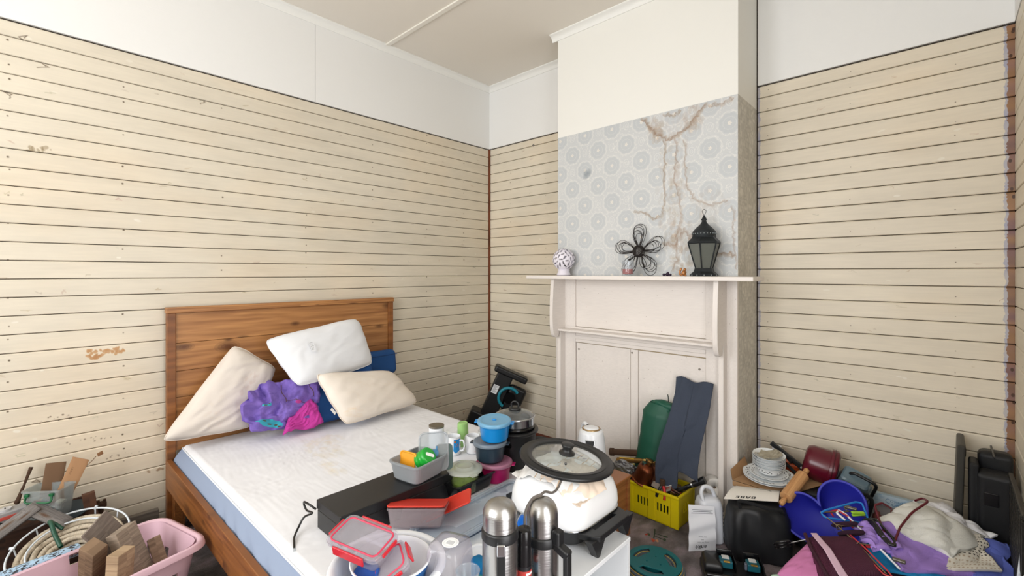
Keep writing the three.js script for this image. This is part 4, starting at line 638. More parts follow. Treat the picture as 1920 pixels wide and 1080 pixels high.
{ // folded tea towels on the frypan and the glass lid on top of them
  const crump = (cx, cz, w, d, y, amp, seed, edge) => cloth((u, v) => { const x = cx + (u - 0.5) * w, z = cz + (v - 0.5) * d, e = Math.max(Math.abs(u - 0.5), Math.abs(v - 0.5)) * 2; const n = fbm(x * 14 + seed, z * 14, seed) + 0.6 * Math.abs(noise(x * 26 + 3 * noise(x * 9, z * 9, seed), z * 26, seed + 3)); const dr = Math.hypot(x - 2.295, z - 1.79), drop = Math.min(0.078, Math.max(0, dr - 0.115)); return [x + 0.012 * noise(u * 5, v * 5, seed), y + amp * Math.max(-0.15, n) - edge * drop * drop * 9, z + 0.012 * noise(u * 5, v * 5, seed + 8)]; }, 60, 60, 0.003);
  const tex = canvasTex(256, 256, (x, w, h) => { x.fillStyle = '#ebe9e6'; x.fillRect(0, 0, w, h); x.fillStyle = '#3a3568'; x.font = 'bold 17px sans-serif'; x.save(); x.translate(8, 232); x.fillText('Gift and place them in', 0, 0); x.restore(); x.strokeStyle = '#caa983'; x.lineWidth = 3; for (let i = 0; i < 4; i++) { x.beginPath(); x.moveTo(120 + i * 32, 0); x.bezierCurveTo(100 + i * 32, 80, 160 + i * 26, 150, 130 + i * 30, 256); x.stroke(); } });
  solo('tea_towel', crump(2.27, 1.80, 0.30, 0.29, LIDY + 0.014, 0.016, 3, 0.8), fabric(0xffffff, { map: tex }), 'crumpled white tea towel with printed lettering under the round glass lid', 'tea towel');
  solo('tea_towel', crump(2.385, 1.845, 0.19, 0.19, LIDY + 0.024, 0.014, 9, 1.3), fabric(0xecd9c6), 'folded peach tea towel hanging over the front of the white frypan lid', 'tea towel');
  const g = thing('glass_pan_lid', 'round glass lid with a wide black silicone rim and knob on the tea towels', 'lid', [2.30, LIDY + 0.045, 1.785]);
  g.rotation.set(-0.05, 0, -0.1);
  mesh('silicone_rim', lathe([[0.148, 0.003], [0.15, 0.008], [0.17, 0.011], [0.172, 0.008], [0.18, 0.011], [0.186, 0.007], [0.194, 0.009], [0.2, 0.003], [0.198, -0.006], [0.15, -0.003], [0.148, 0.003]], 72), blackPl, g);
  mesh('glass', lathe([[0.15, 0.003], [0.1, 0.014], [0.05, 0.02], [0, 0.022], [0, 0.018], [0.05, 0.016], [0.1, 0.01], [0.15, -0.001]], 64), clearPlastic(0xf4f7f7, 0.03), g);
  mesh('vent', cyl(0.006, 0.006, 0.006, 0.06, 0.022, 0.09, 16), chrome, g);
  mesh('knob', lathe([[0, 0.02], [0.034, 0.02], [0.034, 0.026], [0.022, 0.031], [0.02, 0.042], [0.027, 0.054], [0.028, 0.06], [0.024, 0.063], [0, 0.064]], 36), blackPl, g);
}
const brushed = M(0xb4b3b2, 0.27, { metalness: 1, bumpMap: bumpNoise(64, 256, (u, v) => noise(u * 3, v * 256)), bumpScale: 0.0002 });
function flask(label, x, z, h, r, collarY, turn, loopy) {
  const g = thing('vacuum_flask', label, 'flask', [x, CT, z], turn);
  mesh('body', lathe([[0, 0], [r * 0.94, 0], [r, 0.006], [r, collarY - 0.025], [r * 0.96, collarY - 0.02]], 56), brushed, g);
  mesh('collar', lathe([[r * 1.0, collarY - 0.026], [r * 1.05, collarY - 0.022], [r * 1.05, collarY], [r * 1.0, collarY + 0.006], [r * 0.9, collarY + 0.008]], 56), blackPl, g);
  const c0 = collarY + 0.008, ch = h - c0, dome = [[r * 0.97, c0], [r * 0.97, c0 + ch * 0.5]]; for (let i = 1; i <= 12; i++) { const a = i / 12 * Math.PI / 2; dome.push([r * 0.97 * Math.pow(Math.cos(a), 0.75), c0 + ch * 0.5 + ch * 0.5 * Math.sin(a)]); }
  mesh('cup_lid', lathe(dome, 56), brushed, g);
  if (loopy) { mesh('handle_mount', rbox(0.03, 0.05, 0.034, 0.008, r + 0.012, collarY + 0.012, 0), blackPl, g); mesh('handle', merge([rbox(0.06, 0.03, 0.032, 0.008).rotateZ(-0.3).translate(r + 0.03, collarY - 0.022, 0), rbox(0.02, 0.12, 0.03, 0.008, r + 0.05, collarY - 0.085, 0), rbox(0.055, 0.022, 0.028, 0.008, r + 0.026, collarY - 0.14, 0)]), blackPl, g); }
  else { mesh('strap_catch', rbox(0.018, 0.036, 0.026, 0.004, r + 0.006, collarY - 0.03, 0), chrome, g); mesh('strap', rbox(0.008, 0.16, 0.026, 0.004, r + 0.008, collarY - 0.12, 0), blackPl, g); }
}
flask('stainless steel vacuum flask with a black strap down its front', 2.455, 2.345, 0.355, 0.0555, 0.262, -0.75, false);
flask('stainless steel vacuum flask with a side handle and a cord over its cap', 2.475, 2.16, 0.30, 0.0555, 0.18, -0.02, true);
{
  const g = thing('black_canister', 'slim black canister with a red and blue label between the two steel flasks', 'canister', [2.485, CT, 2.265]);
  mesh('body', lathe([[0, 0], [0.022, 0], [0.024, 0.004], [0.024, 0.19], [0.022, 0.196], [0.0235, 0.2], [0.0235, 0.238], [0.02, 0.243], [0, 0.244]], 32), blackGloss, g);
  mesh('label_wrap', lathe([[0.0244, 0.03], [0.0244, 0.13]], 32), MP(0xffffff, 0.4, { map: canvasTex(128, 64, (x, w, h) => { x.fillStyle = '#15161a'; x.fillRect(0, 0, w, h); x.fillStyle = '#b23a34'; x.fillRect(0, 8, w, 14); x.fillStyle = '#6f95b5'; x.fillRect(0, 24, w, 20); x.fillStyle = '#e8e8e8'; x.fillRect(20, 12, 40, 5); x.fillRect(84, 12, 30, 5); }) }), g);
  const c = thing('cord', 'grey-brown cord looped from the frypan down over a flask cap', 'cord');
  mesh('strand', tube([[2.392, 0.75, 1.94], [2.41, 0.738, 1.99], [2.432, 0.75, 2.05], [2.455, 0.785, 2.12], [2.465, 0.791, 2.155], [2.452, 0.783, 2.185], [2.448, 0.75, 2.215], [2.452, 0.70, 2.225], [2.456, 0.64, 2.226], [2.458, 0.58, 2.228], [2.455, 0.55, 2.228]], 0.0045, false, 120, 8), M(0x77706a, 0.9, { bumpMap: rep(fabricBump, 30, 1), bumpScale: 0.001 }), c);
}
// washing-up basin and the containers heaped in it
{
  const bx = 2.16, bz = 2.56, b = thing('basin', 'wide white washing-up basin at the foot of the mattress', 'basin', [bx, MT, bz]);
  mesh('bowl', lathe([[0, 0], [0.12, 0], [0.135, 0.01], [0.165, 0.1], [0.18, 0.106], [0.182, 0.1], [0.186, 0.104], [0.182, 0.113], [0.16, 0.11], [0.13, 0.014], [0, 0.008]], 64), white, b);
  const c = thing('mixing_bowl', 'blue mixing bowl with a white inside standing in the white basin', 'bowl', [bx + 0.01, MT + 0.012, bz - 0.005]);
  mesh('outer_shell', lathe([[0, 0], [0.08, 0], [0.1, 0.02], [0.122, 0.105], [0.125, 0.112]], 56), MP(0x1465a8, 0.3), c); mesh('inner_shell', lathe([[0.1265, 0.11], [0.128, 0.116], [0.122, 0.117], [0.118, 0.1], [0.096, 0.024], [0, 0.008]], 56), white, c);
  const red = MP(0xc42231, 0.3), cl = frosted(0xf0eef2, 0.1, 0.85);
  function clip(label, pos, rot, w, d, h) {
    const g = thing('clip_container', label, 'container', pos); g.rotation.set(...rot, 'YXZ');
    mesh('tub', tub(w, d, h, 0.022, 0.88, 0.002, 0.006), cl, g); mesh('lid', slab(w + 0.014, d + 0.014, 0.026, 0.008), cl, g).position.y = h + 0.001;
    mesh('seal', rrTube(w - 0.012, d - 0.012, 0.02, 0.003, h + 0.009), MP(0xd03a58, 0.35), g);
    for (const s of [-1, 1]) { mesh('clip', rbox(w * 0.62, 0.03, 0.007, 0.003, 0, h - 0.006, s * (d / 2 + 0.012)), red, g); mesh('clip', rbox(0.007, 0.012, d * 0.6, 0.003, s * (w / 2 + 0.011), h + 0.003, 0), red, g); }
  }
  clip('clear oblong lunch container with red clips resting on the blue bowl rim', [2.085, MT + 0.125, 2.60], [0.25, 0.3, -0.08], 0.2, 0.112, 0.06);
  clip('small clear square container with red clips tipped into the blue bowl', [2.205, MT + 0.085, 2.55], [0.55, -0.5, -0.15], 0.11, 0.105, 0.05);
  const lid = thing('jar_lid', 'small dark blue round lid lying inside the blue bowl', 'lid', [2.155, MT + 0.1, 2.635], 0.3); const lg = lathe([[0, 0.006], [0.034, 0.006], [0.036, 0.012], [0.044, 0.01], [0.045, 0], [0.04, 0]], 36); lg.rotateX(0.5); mesh('disc', lg, MP(0x2450a0, 0.35), lid);
  const t = thing('square_tub', 'clear square tub upside down with a round white sticker beside the flasks', 'container', [2.30, CT, 2.42], 0.35);
  mesh('tub', loft([[0.13, 0.13, 0.03, 0], [0.135, 0.135, 0.03, 0.006], [0.128, 0.128, 0.028, 0.1], [0.118, 0.118, 0.028, 0.17], [0.108, 0.108, 0.028, 0.192], [0.06, 0.06, 0.02, 0.196], [0.01, 0.01, 0.004, 0.196]]), frosted(0xeceaf0, 0.14, 0.82), t);
  const st = mesh('round_sticker', cyl(0.027, 0.027, 0.0012, 0.01, 0.1975, 0.012, 32), MP(0xffffff, 0.5, { map: canvasTex(128, 128, (x, w, h) => { x.fillStyle = '#f4f5f6'; x.fillRect(0, 0, w, h); x.fillStyle = '#8a8f98'; for (let i = 0; i < 6; i++) x.fillRect(40, 36 + i * 10, 48, 5); x.strokeStyle = '#a0a5ad'; x.lineWidth = 4; x.setLineDash([4, 5]); x.beginPath(); x.arc(64, 64, 50, 0, 7); x.stroke(); }) }), t);
  const r = thing('pink_cloth', 'faded red cloth bundled under the upturned square tub', 'cloth', [2.30, CT, 2.42]); mesh('bundle', warp(new THREE.SphereGeometry(0.04, 24, 16), (x, y, z) => { const k = 1 + 0.2 * noise(x * 50, y * 50, z * 50); return [x * k, 0.032 + y * 0.7 * k, z * k]; }), fabric(0xc97a70), r);
  const cp = thing('cup', 'small clear plastic cup in front of the blue dish', 'cup', [2.405, CT, 2.435]); mesh('cup', lathe([[0, 0], [0.026, 0], [0.036, 0.15], [0.038, 0.152], [0.0365, 0.154], [0.034, 0.15], [0.0245, 0.004], [0, 0.003]], 36), clearPlastic(0xf2f5f7, 0.1), cp);
  const bd = thing('blue_cloth', 'bright blue and aqua folded cloth beside the clear cup', 'cloth', [2.36, CT, 2.33]); mesh('fold', warp(rbox(0.07, 0.12, 0.05, 0.015, 0, 0.06, 0, 6), (x, y, z) => [x + 0.01 * noise(y * 30, z * 20), y + 0.006 * noise(x * 40, z * 40), z + 0.012 * noise(x * 20, y * 20)]), fabric(0x1488c4), bd); mesh('aqua_fold', warp(rbox(0.04, 0.09, 0.03, 0.012, 0.03, 0.045, 0.03, 6), (x, y, z) => [x, y, z + 0.008 * noise(x * 40, y * 40)]), fabric(0x54b8b0), bd);
  for (const [i, [x, y, z, rr, lab]] of [[2.27, CT, 2.275, 0.06, 'white snap-on lid leaning behind the square tub'], [2.315, CT, 2.215, 0.055, 'white snap-on lid beside the blue dish behind the flasks']].entries()) { const w = thing('tub_lid', lab, 'lid', [x, y, z]); const g = lathe([[0, 0.004], [rr * 0.8, 0.004], [rr * 0.85, 0.01], [rr, 0.01], [rr * 1.03, 0], [rr * 0.97, -0.003], [rr * 0.8, 0], [0, 0]], 40); g.rotateX(0.7 - i * 0.2); g.translate(0, rr * 0.75, 0); mesh('disc', g, MP(0xe9eef2, 0.3), w); }
  const dish = thing('blue_dish', 'clear rimmed blue dish standing on edge between the flasks and frypan', 'dish', [2.29, CT, 2.05], -0.75); const dg = lathe([[0, 0], [0.055, 0], [0.062, 0.01], [0.062, 0.02], [0.058, 0.02], [0.052, 0.006], [0, 0.005]], 44); dg.rotateX(1.2); dg.translate(0, 0.064, 0); mesh('dish', dg, MP(0x1a6fd0, 0.3), dish); const dr = rim(0.064, 0.005, 0.018); dr.rotateX(1.2); dr.translate(0, 0.064, 0); mesh('clear_rim', dr, frosted(0xe3eaf0, 0.15, 0.7), dish);
}
{ // low pine stool table with the kettle
  const g = thing('pine_side_table', 'low varnished pine box table between the bed and the yellow crate', 'table', [1.92, 0, 1.02]);
  const t = woodTex(256, 256, [120, 70, 34], [168, 108, 62], 3, 61), m = MP(0xffffff, 0.4, { map: t });
  mesh('top', uvBox(span(-0.2, 0.2, 0.335, 0.352, -0.13, 0.13, 0.004), 2, 2), m, g);
  for (const [a, b] of [[-1, -1], [-1, 1], [1, -1], [1, 1]]) mesh('leg', uvBox(span(a * 0.18 - 0.015, a * 0.18 + 0.015, 0, 0.335, b * 0.11 - 0.015, b * 0.11 + 0.015, 0.003), 2, 2), m, g);
  mesh('side_panel', uvBox(span(0.172, 0.186, 0.04, 0.335, -0.1, 0.1, 0.002), 2, 2), m, g); mesh('side_panel', uvBox(span(-0.17, 0.17, 0.04, 0.335, 0.102, 0.116, 0.002), 2, 2), m, g); mesh('apron', uvBox(span(-0.17, 0.17, 0.26, 0.335, -0.12, -0.106, 0.002), 2, 2), m, g);
  const k = thing('kettle', 'white electric kettle with a gold ring and silver badge on the pine table', 'kettle', [1.93, 0.353, 1.03], -0.55);
  mesh('body', lathe([[0, 0], [0.09, 0], [0.094, 0.01], [0.09, 0.1], [0.08, 0.2], [0.074, 0.24], [0.066, 0.256], [0.05, 0.262]], 56), white, k);
  mesh('lid', lathe([[0.047, 0.262], [0.044, 0.27], [0.03, 0.275], [0, 0.276]], 44), white, k); mesh('lid_ring', rim(0.05, 0.005, 0.264), M(0xb59a72, 0.3, { metalness: 0.8 }), k);
  mesh('handle', tube([[-0.05, 0.262, 0], [-0.09, 0.266, 0], [-0.118, 0.24, 0], [-0.124, 0.16, 0], [-0.112, 0.08, 0], [-0.088, 0.06, 0]], 0.013, false, 40, 10), white, k);
  const sh = new THREE.Shape(); sh.moveTo(-0.024, 0.03); sh.lineTo(0.024, 0.03); sh.quadraticCurveTo(0.024, -0.012, 0, -0.032); sh.quadraticCurveTo(-0.024, -0.012, -0.024, 0.03); const bg = new THREE.ExtrudeGeometry(sh, { depth: 0.006, bevelEnabled: true, bevelSize: 0.003, bevelThickness: 0.003, bevelSegments: 3 }); bg.rotateX(-0.15); bg.translate(0, 0.185, 0.077); bg.rotateY(1.05); mesh('badge', bg, chrome, k);
}
{ // black exercise unit leaning in the corner
  const g = thing('exercise_resistance_unit', 'black plastic gym unit with a teal ring leaning in the corner behind the bed', 'exercise unit', [0.40, 0, 0.42]); g.scale.setScalar(1.08);
  const lean = new THREE.Group(); // parts are baked into place instead of nesting a group
  const bake = (geo) => { geo.rotateZ(-0.42); geo.rotateY(0.75); geo.translate(-0.12, 0.02, 0.02); return geo; };
  mesh('body', bake(rbox(0.14, 0.5, 0.1, 0.012, 0.02, 0.36, 0)), blackPl, g);
  mesh('head_bar', bake(rbox(0.3, 0.055, 0.12, 0.016, 0.06, 0.615, 0)), blackPl, g);
  mesh('wheel_guard', bake(rbox(0.16, 0.24, 0.07, 0.03, 0.17, 0.42, 0.0)), blackPl, g);
  const tg = new THREE.TorusGeometry(0.085, 0.013, 10, 40, 3.6); tg.rotateZ(0.9); tg.translate(0.12, 0.43, 0.06); mesh('teal_ring', bake(tg), MP(0x157f93, 0.4), g);
  mesh('hub', bake(cyl(0.05, 0.05, 0.03, 0, 0, 0, 32).rotateX(Math.PI / 2).translate(0.13, 0.43, 0.05)), blackGloss, g);
  mesh('foot_block', bake(rbox(0.18, 0.2, 0.16, 0.02, -0.04, 0.12, 0)), blackPl, g);
  mesh('sticker', bake(box(0.05, 0.075, 0.002, -0.015, 0.45, 0.052)), MP(0xffffff, 0.5, { map: canvasTex(64, 96, (x, w, h) => { x.fillStyle = '#e6e8ea'; x.fillRect(0, 0, w, h); x.fillStyle = '#7a7f86'; for (let i = 0; i < 8; i++) x.fillRect(8, 10 + i * 10, 48 - (i % 3) * 10, 4); }) }), g);
}

// ---------- in front of the fireplace ----------
{ // yellow crate
  const g = thing('yellow_crate', 'bright yellow slotted plastic crate of old tools in front of the fireplace', 'crate', [2.065, 0, 0.545], -0.05);
  const m = MP(0xdcc70c, 0.38), W = 0.49, D = 0.23, Hh = 0.195, t = 0.006;
  const panel = (w, slots) => { const s = new THREE.Shape(); s.moveTo(-w / 2, 0.004); s.lineTo(w / 2, 0.004); s.lineTo(w / 2 + 0.004, Hh); s.lineTo(-w / 2 - 0.004, Hh); s.closePath(); for (const x of slots) { const h = new THREE.Path(); h.moveTo(x - 0.006, 0.075); h.lineTo(x + 0.006, 0.075); h.lineTo(x + 0.006, 0.125); h.lineTo(x - 0.006, 0.125); h.closePath(); s.holes.push(h); } return new THREE.ExtrudeGeometry(s, { depth: t, bevelEnabled: false }); };
  const sl = []; for (const c of [-0.15, 0.015, 0.15]) for (let k = 0; k < 4; k++) sl.push(c + (k - 1.5) * 0.022);
  const f = mesh('front_panel', panel(W, sl), m, g); f.position.z = D / 2 - t; const b = mesh('back_panel', panel(W, sl), m, g); b.position.z = -D / 2;
  for (const s of [-1, 1]) { const e = mesh('end_panel', panel(D, [-0.03, -0.008, 0.014, 0.036]), m, g); e.rotation.y = Math.PI / 2; e.position.x = s * W / 2 - (s > 0 ? t : 0); }
  mesh('floor_panel', box(W, 0.006, D, 0, 0.006, 0), m, g);
  mesh('rim', merge([rbox(W + 0.028, 0.016, 0.016, 0.004, 0, Hh, D / 2 + 0.004), rbox(W + 0.028, 0.016, 0.016, 0.004, 0, Hh, -D / 2 - 0.004), rbox(0.016, 0.016, D + 0.02, 0.004, W / 2 + 0.006, Hh, 0), rbox(0.016, 0.016, D + 0.02, 0.004, -W / 2 - 0.006, Hh, 0)]), m, g);
  for (const x of [-0.08, 0.08, 0.235, -0.235]) mesh('rib', rbox(0.05, Hh - 0.015, 0.008, 0.002, x * 0.98, Hh / 2, D / 2 + 0.002), m, g);
}
{ // rolled green bag
  const g = thing('rolled_green_bag', 'dark green nylon drawstring bag standing rolled in the yellow crate', 'bag', [2.055, 0.02, 0.545]); g.rotation.set(-0.1, 0, -0.1); g.scale.set(1.24, 1.06, 0.9);
  const body = new THREE.CylinderGeometry(0.098, 0.105, 0.62, 56, 40, true); body.translate(0, 0.32, 0);
  mesh('bag', warp(body, (x, y, z) => { const t = y / 0.63, k = (t > 0.9 ? 1 - (t - 0.9) * 3.2 : 1) * (1 + 0.06 * fbm(x * 9, y * 7, z * 9) + 0.03 * Math.abs(noise(x * 6 + y * 12, y * 16 - x * 8, z * 6))); return [x * k, y, z * k * 0.8]; }), MP(0x0d4d3b, 0.55, { sheen: 0.3, sheenRoughness: 0.5 }), g);
  mesh('gathered_top', warp(new THREE.SphereGeometry(0.075, 28, 16), (x, y, z) => { const k = 1 + 0.2 * noise(x * 40, y * 20, z * 40); return [0.02 + x * k, 0.625 + y * 0.45 * k, z * 0.8 * k]; }), MP(0x0d4f3d, 0.55), g);
  mesh('drawcord', tube([[0.03, 0.65, 0], [0.028, 0.68, 0.005], [0.02, 0.7, 0]], 0.003, false, 16, 6), M(0x333a36, 0.8), g);
}
{ // grey felt
  const c = [[2.195, 0.865, 0.422], [2.43, 0.855, 0.42], [2.40, 0.29, 0.56], [2.15, 0.19, 0.62]];
  const f = (u, v) => { const p = bil(c, u, v); const fold = 0.024 * Math.sin(u * 3.6 + v * 4.2 + 1.2 * noise(v * 3, u * 2)) * (0.35 + v) + 0.03 * fbm(u * 2.2, v * 2.6, 3); const bul = 0.05 * Math.sin(Math.PI * v); return [p[0] + 0.02 * Math.sin(v * 6) * (u < 0.5 ? 1 : 0.5) + 0.01 * Math.sin(Math.PI * v) * (1 - u), p[1] - 0.05 * Math.sin(u * 3.1) * v * (u > 0.5 ? -1.6 : 0.5) + 0.012 * Math.sin(u * 9) * (1 - v), p[2] + 0.016 + Math.max(fold, -0.01) + bul]; };
  solo('felt_sheet', cloth(f, 50, 70, 0.006), fuzzy(0x3d4555), 'blue-grey felt blanket draped upright over the yellow crate against the fireplace', 'felt');
}
const copper = M(0x8a5237, 0.36, { metalness: 0.85, map: canvasTex(256, 256, (x, w, h) => fillPx(x, w, h, (u, v) => { const n = fbm(u * 6, v * 6, 4), m = noise(u * 30, v * 30); return [205 + n * 50 + m * 10, 190 + n * 50, 175 + n * 45]; })) }), rusty = M(0x5a4232, 0.75, { metalness: 0.4, bumpMap: rep(fuzzBump, 3, 3), bumpScale: 0.002 }), brass = M(0x8a6a3a, 0.45, { metalness: 0.85 });
function blowlamp(label, pos, rot, mat) {
  const g = thing('blowlamp', label, 'blowlamp', pos); g.rotation.set(...rot);
  mesh('tank', lathe([[0, 0], [0.062, 0], [0.07, 0.002], [0.07, 0.009], [0.06, 0.014], [0.057, 0.09], [0.05, 0.112], [0.03, 0.126], [0.014, 0.13], [0, 0.13]], 48), mat, g);
  mesh('neck', lathe([[0.013, 0.128], [0.013, 0.145], [0.019, 0.148], [0.019, 0.158], [0.008, 0.162], [0, 0.162]], 20), brass, g);
  mesh('valve_wheel', merge([bar([-0.03, 0.155, 0], [0.03, 0.155, 0], 0.004), new THREE.TorusGeometry(0.012, 0.0035, 6, 18).translate(0.035, 0.155, 0)]), brass, g);
  mesh('filler_cap', cyl(0.014, 0.014, 0.016, -0.03, 0.125, 0.015, 16), chrome, g);
}
blowlamp('polished copper blowlamp lying tilted on top of the yellow crate', [2.045, 0.205, 0.615], [0.15, 0.3, -0.42], copper);
blowlamp('dull brown blowlamp standing behind the copper one in the crate', [2.135, 0.205, 0.565], [0, 0, -0.06], M(0x5d3b2c, 0.5, { metalness: 0.75 }));
{
  const a = thing('hand_pump', 'rusty brown barrel of an old hand pump lying over the crate', 'pump'); mesh('barrel', bar([1.80, 0.305, 0.55], [2.03, 0.348, 0.525], 0.021, 24), rusty, a); mesh('end_cap', merge([bar([1.775, 0.301, 0.553], [1.80, 0.305, 0.55], 0.026, 20), bar([2.03, 0.348, 0.525], [2.045, 0.351, 0.523], 0.025, 20)]), rusty, a); mesh('nozzle', merge([bar([2.045, 0.351, 0.523], [2.10, 0.36, 0.518], 0.011, 14), bar([2.075, 0.335, 0.52], [2.08, 0.375, 0.52], 0.008, 10)]), rusty, a);
  const b = thing('hand_pump', 'slim brass pump tube under the rusty pump barrel', 'pump'); mesh('barrel', bar([1.85, 0.275, 0.585], [2.045, 0.318, 0.575], 0.016, 24), brass, b); mesh('tip', merge([bar([2.045, 0.318, 0.575], [2.06, 0.321, 0.574], 0.02, 18), bar([2.06, 0.321, 0.574], [2.085, 0.327, 0.573], 0.008, 10)]), M(0xc9a964, 0.3, { metalness: 0.9 }), b);
  solo('pencil', bar([1.87, 0.298, 0.594], [1.975, 0.317, 0.588], 0.004, 6), MP(0xd9b23a, 0.4), 'yellow pencil lying on the slim brass pump', 'pencil');
  const crinkle = (R, seed, sx, sy, sz) => warp(new THREE.IcosahedronGeometry(R, 12), (x, y, z) => { const k = 1 + 0.3 * noise(x * 28 + seed, y * 28, z * 28) + 0.16 * noise(x * 70, y * 70 + seed, z * 70); return [x * k * sx, y * k * sy, z * k * sz]; });
  solo('crumpled_foil', crinkle(0.07, 3, 1.25, 0.75, 0.6), M(0x8c8e92, 0.35, { metalness: 0.75 }), 'crumpled silver plastic wrapping at the left end of the crate', 'wrapping', [1.905, 0.235, 0.585]);
  solo('crumpled_bag', crinkle(0.05, 8, 1.2, 0.6, 0.5), MP(0x2b2d32, 0.3), 'crumpled dark plastic bag beside the copper blowlamp', 'bag', [1.98, 0.2, 0.60]);
  const t = thing('torch', 'black pistol-grip torch leaning out of the right corner of the crate', 'torch'); mesh('barrel', bar([2.27, 0.20, 0.60], [2.36, 0.262, 0.575], 0.013, 20), blackGloss, t); mesh('head', bar([2.36, 0.262, 0.575], [2.425, 0.305, 0.557], 0.017, 20, 0.022), blackPl, t); mesh('switch_ring', bar([2.352, 0.257, 0.577], [2.366, 0.267, 0.573], 0.0165, 18), chrome, t); mesh('strap', tube([[2.27, 0.2, 0.6], [2.29, 0.235, 0.62], [2.33, 0.25, 0.60]], 0.004, false, 20, 6), blackPl, t);
  const p = thing('pliers', 'red-handled pliers hooked over the front rim of the crate', 'pliers', [2.205, 0.205, 0.645]); mesh('handle', tube([[0, 0.02, 0], [0.012, 0.0, 0.012], [0.018, -0.03, 0.02], [0.016, -0.05, 0.022]], 0.009, false, 24, 8), MP(0xc1272d, 0.4), p); mesh('handle', tube([[-0.012, 0.02, 0.004], [-0.02, -0.002, 0.016], [-0.03, -0.028, 0.022], [-0.035, -0.044, 0.022]], 0.009, false, 24, 8), blackPl, p); mesh('jaws', rbox(0.03, 0.05, 0.012, 0.004, -0.008, 0.035, -0.006), rusty, p);
  const bk = thing('printed_booklet', 'crumpled printed booklet with blue lettering in the crate', 'booklet'); mesh('pages', cloth((u, v) => { const q = bil([[2.13, 0.245, 0.575], [2.235, 0.255, 0.58], [2.25, 0.205, 0.645], [2.125, 0.195, 0.648]], u, v); return [q[0], q[1] + 0.012 * Math.sin(u * 5 + v * 2), q[2]]; }, 16, 12, 0.006), MP(0xffffff, 0.7, { map: canvasTex(128, 128, (x, w, h) => { x.fillStyle = '#c9c3ba'; x.fillRect(0, 0, w, h); x.fillStyle = '#8a7f76'; x.fillRect(0, 0, w, 60); x.fillStyle = '#3c5a92'; x.fillRect(40, 66, 70, 12); x.fillStyle = '#777'; for (let i = 0; i < 4; i++) x.fillRect(10, 86 + i * 9, 100, 4); }) }), bk);
  const wr = thing('wire_tangle', 'tangle of brown and orange leads in the front of the crate', 'leads'); const r = rngMake(5); for (const [c, n] of [[0x6b4a3a, 3], [0xc75a1e, 1], [0x2a2526, 3], [0x8a2a1e, 1]]) { const L = []; for (let k = 0; k < n; k++) { const q = []; for (let i = 0; i < 6; i++) q.push([2.14 + r() * 0.17, 0.175 + r() * 0.05, 0.50 + r() * 0.14]); L.push(tube(q, 0.004, false, 50, 6)); } mesh('lead', merge(L), MP(c, 0.5), wr); }
  solo('red_tin', rbox(0.09, 0.03, 0.05, 0.006), MP(0x8f1720, 0.35), 'dark red tin under the copper blowlamp in the crate', 'tin', [2.02, 0.185, 0.62], [0.1, 0.2, -0.1]);
}
{ // white fan heater with instruction sheet and paper roll
  const g = thing('fan_heater', 'small white plastic heater with a loop handle behind the instruction sheet', 'heater', [2.475, 0, 0.635], 0.72);
  mesh('body', loft([[0.13, 0.11, 0.03, 0], [0.14, 0.12, 0.03, 0.01], [0.135, 0.115, 0.035, 0.2], [0.12, 0.1, 0.035, 0.235], [0.08, 0.07, 0.03, 0.25]]), MP(0xdfe3ec, 0.35), g);
  mesh('loop_handle', tube([[-0.04, 0.235, 0.03], [-0.05, 0.28, 0.02], [-0.03, 0.31, 0.01], [0.015, 0.295, 0.0], [0.04, 0.245, -0.01]], 0.011, false, 30, 10), MP(0xe3e7ef, 0.35), g);
  for (let i = 0; i < 6; i++) mesh('vent_slot', box(0.004, 0.006, 0.07, 0.069, 0.07 + i * 0.022, 0), M(0x565b66, 0.8), g);
  mesh('control_knob', cyl(0.016, 0.018, 0.02, 0, 0, 0, 20).rotateX(Math.PI / 2).rotateY(0.8).translate(0.078, 0.05, 0.03), MP(0xd5dae4, 0.35), g);
  const pt = canvasTex(256, 384, (x, w, h) => { x.fillStyle = '#e9ecf4'; x.fillRect(0, 0, w, h); x.save(); x.translate(w, h); x.rotate(Math.PI); x.fillStyle = '#1d1f26'; x.font = 'bold 46px sans-serif'; x.fillText('anko', 86, 52); x.font = '13px sans-serif'; x.fillStyle = '#5a5f6c'; x.fillText('Energy Half Halter', 70, 84); x.fillText('user', 116, 106); x.fillText('User Manual', 88, 128); x.fillRect(20, 318, 210, 4); x.fillRect(34, 332, 180, 4); x.fillRect(20, 346, 200, 3); x.restore(); });
  const c = [[2.412, 0.232, 0.775], [2.522, 0.222, 0.675], [2.545, 0.003, 0.722], [2.438, 0.003, 0.835]];
  solo('instruction_sheet', cloth((u, v) => { const p = bil(c, u, v); const b = 0.006 * Math.sin(v * 16 + u * 3) * Math.sin(Math.PI * v) + 0.012 * Math.sin(Math.PI * v); return [p[0] + b * 0.6, p[1], p[2] + b * 0.8]; }, 16, 28, 0.0012), M(0xffffff, 0.8, { map: pt, side: THREE.DoubleSide }), 'white printed instruction sheet propped upside down against the heater', 'sheet');
  const s = scene.children[scene.children.length - 1].geometry; { const u = s.attributes.uv; for (let i = 0; i < u.count; i++) u.setY(i, 1 - u.getY(i)); s.computeVertexNormals(); }
  const rl = thing('paper_roll', 'white paper roll standing on edge on the mantelpiece plinth', 'roll', [2.435, 0.236, 0.445], 0.6); const rg = lathe([[0.009, -0.03], [0.052, -0.03], [0.055, -0.026], [0.055, 0.026], [0.052, 0.03], [0.009, 0.03], [0.009, -0.03]], 40); rg.rotateX(Math.PI / 2); mesh('roll', rg, M(0xe4e0da, 0.8), rl); const cg = cyl(0.009, 0.009, 0.05, 0, 0, 0, 16).rotateX(Math.PI / 2); mesh('core', cg, M(0x6b5a4a, 0.9), rl);
}
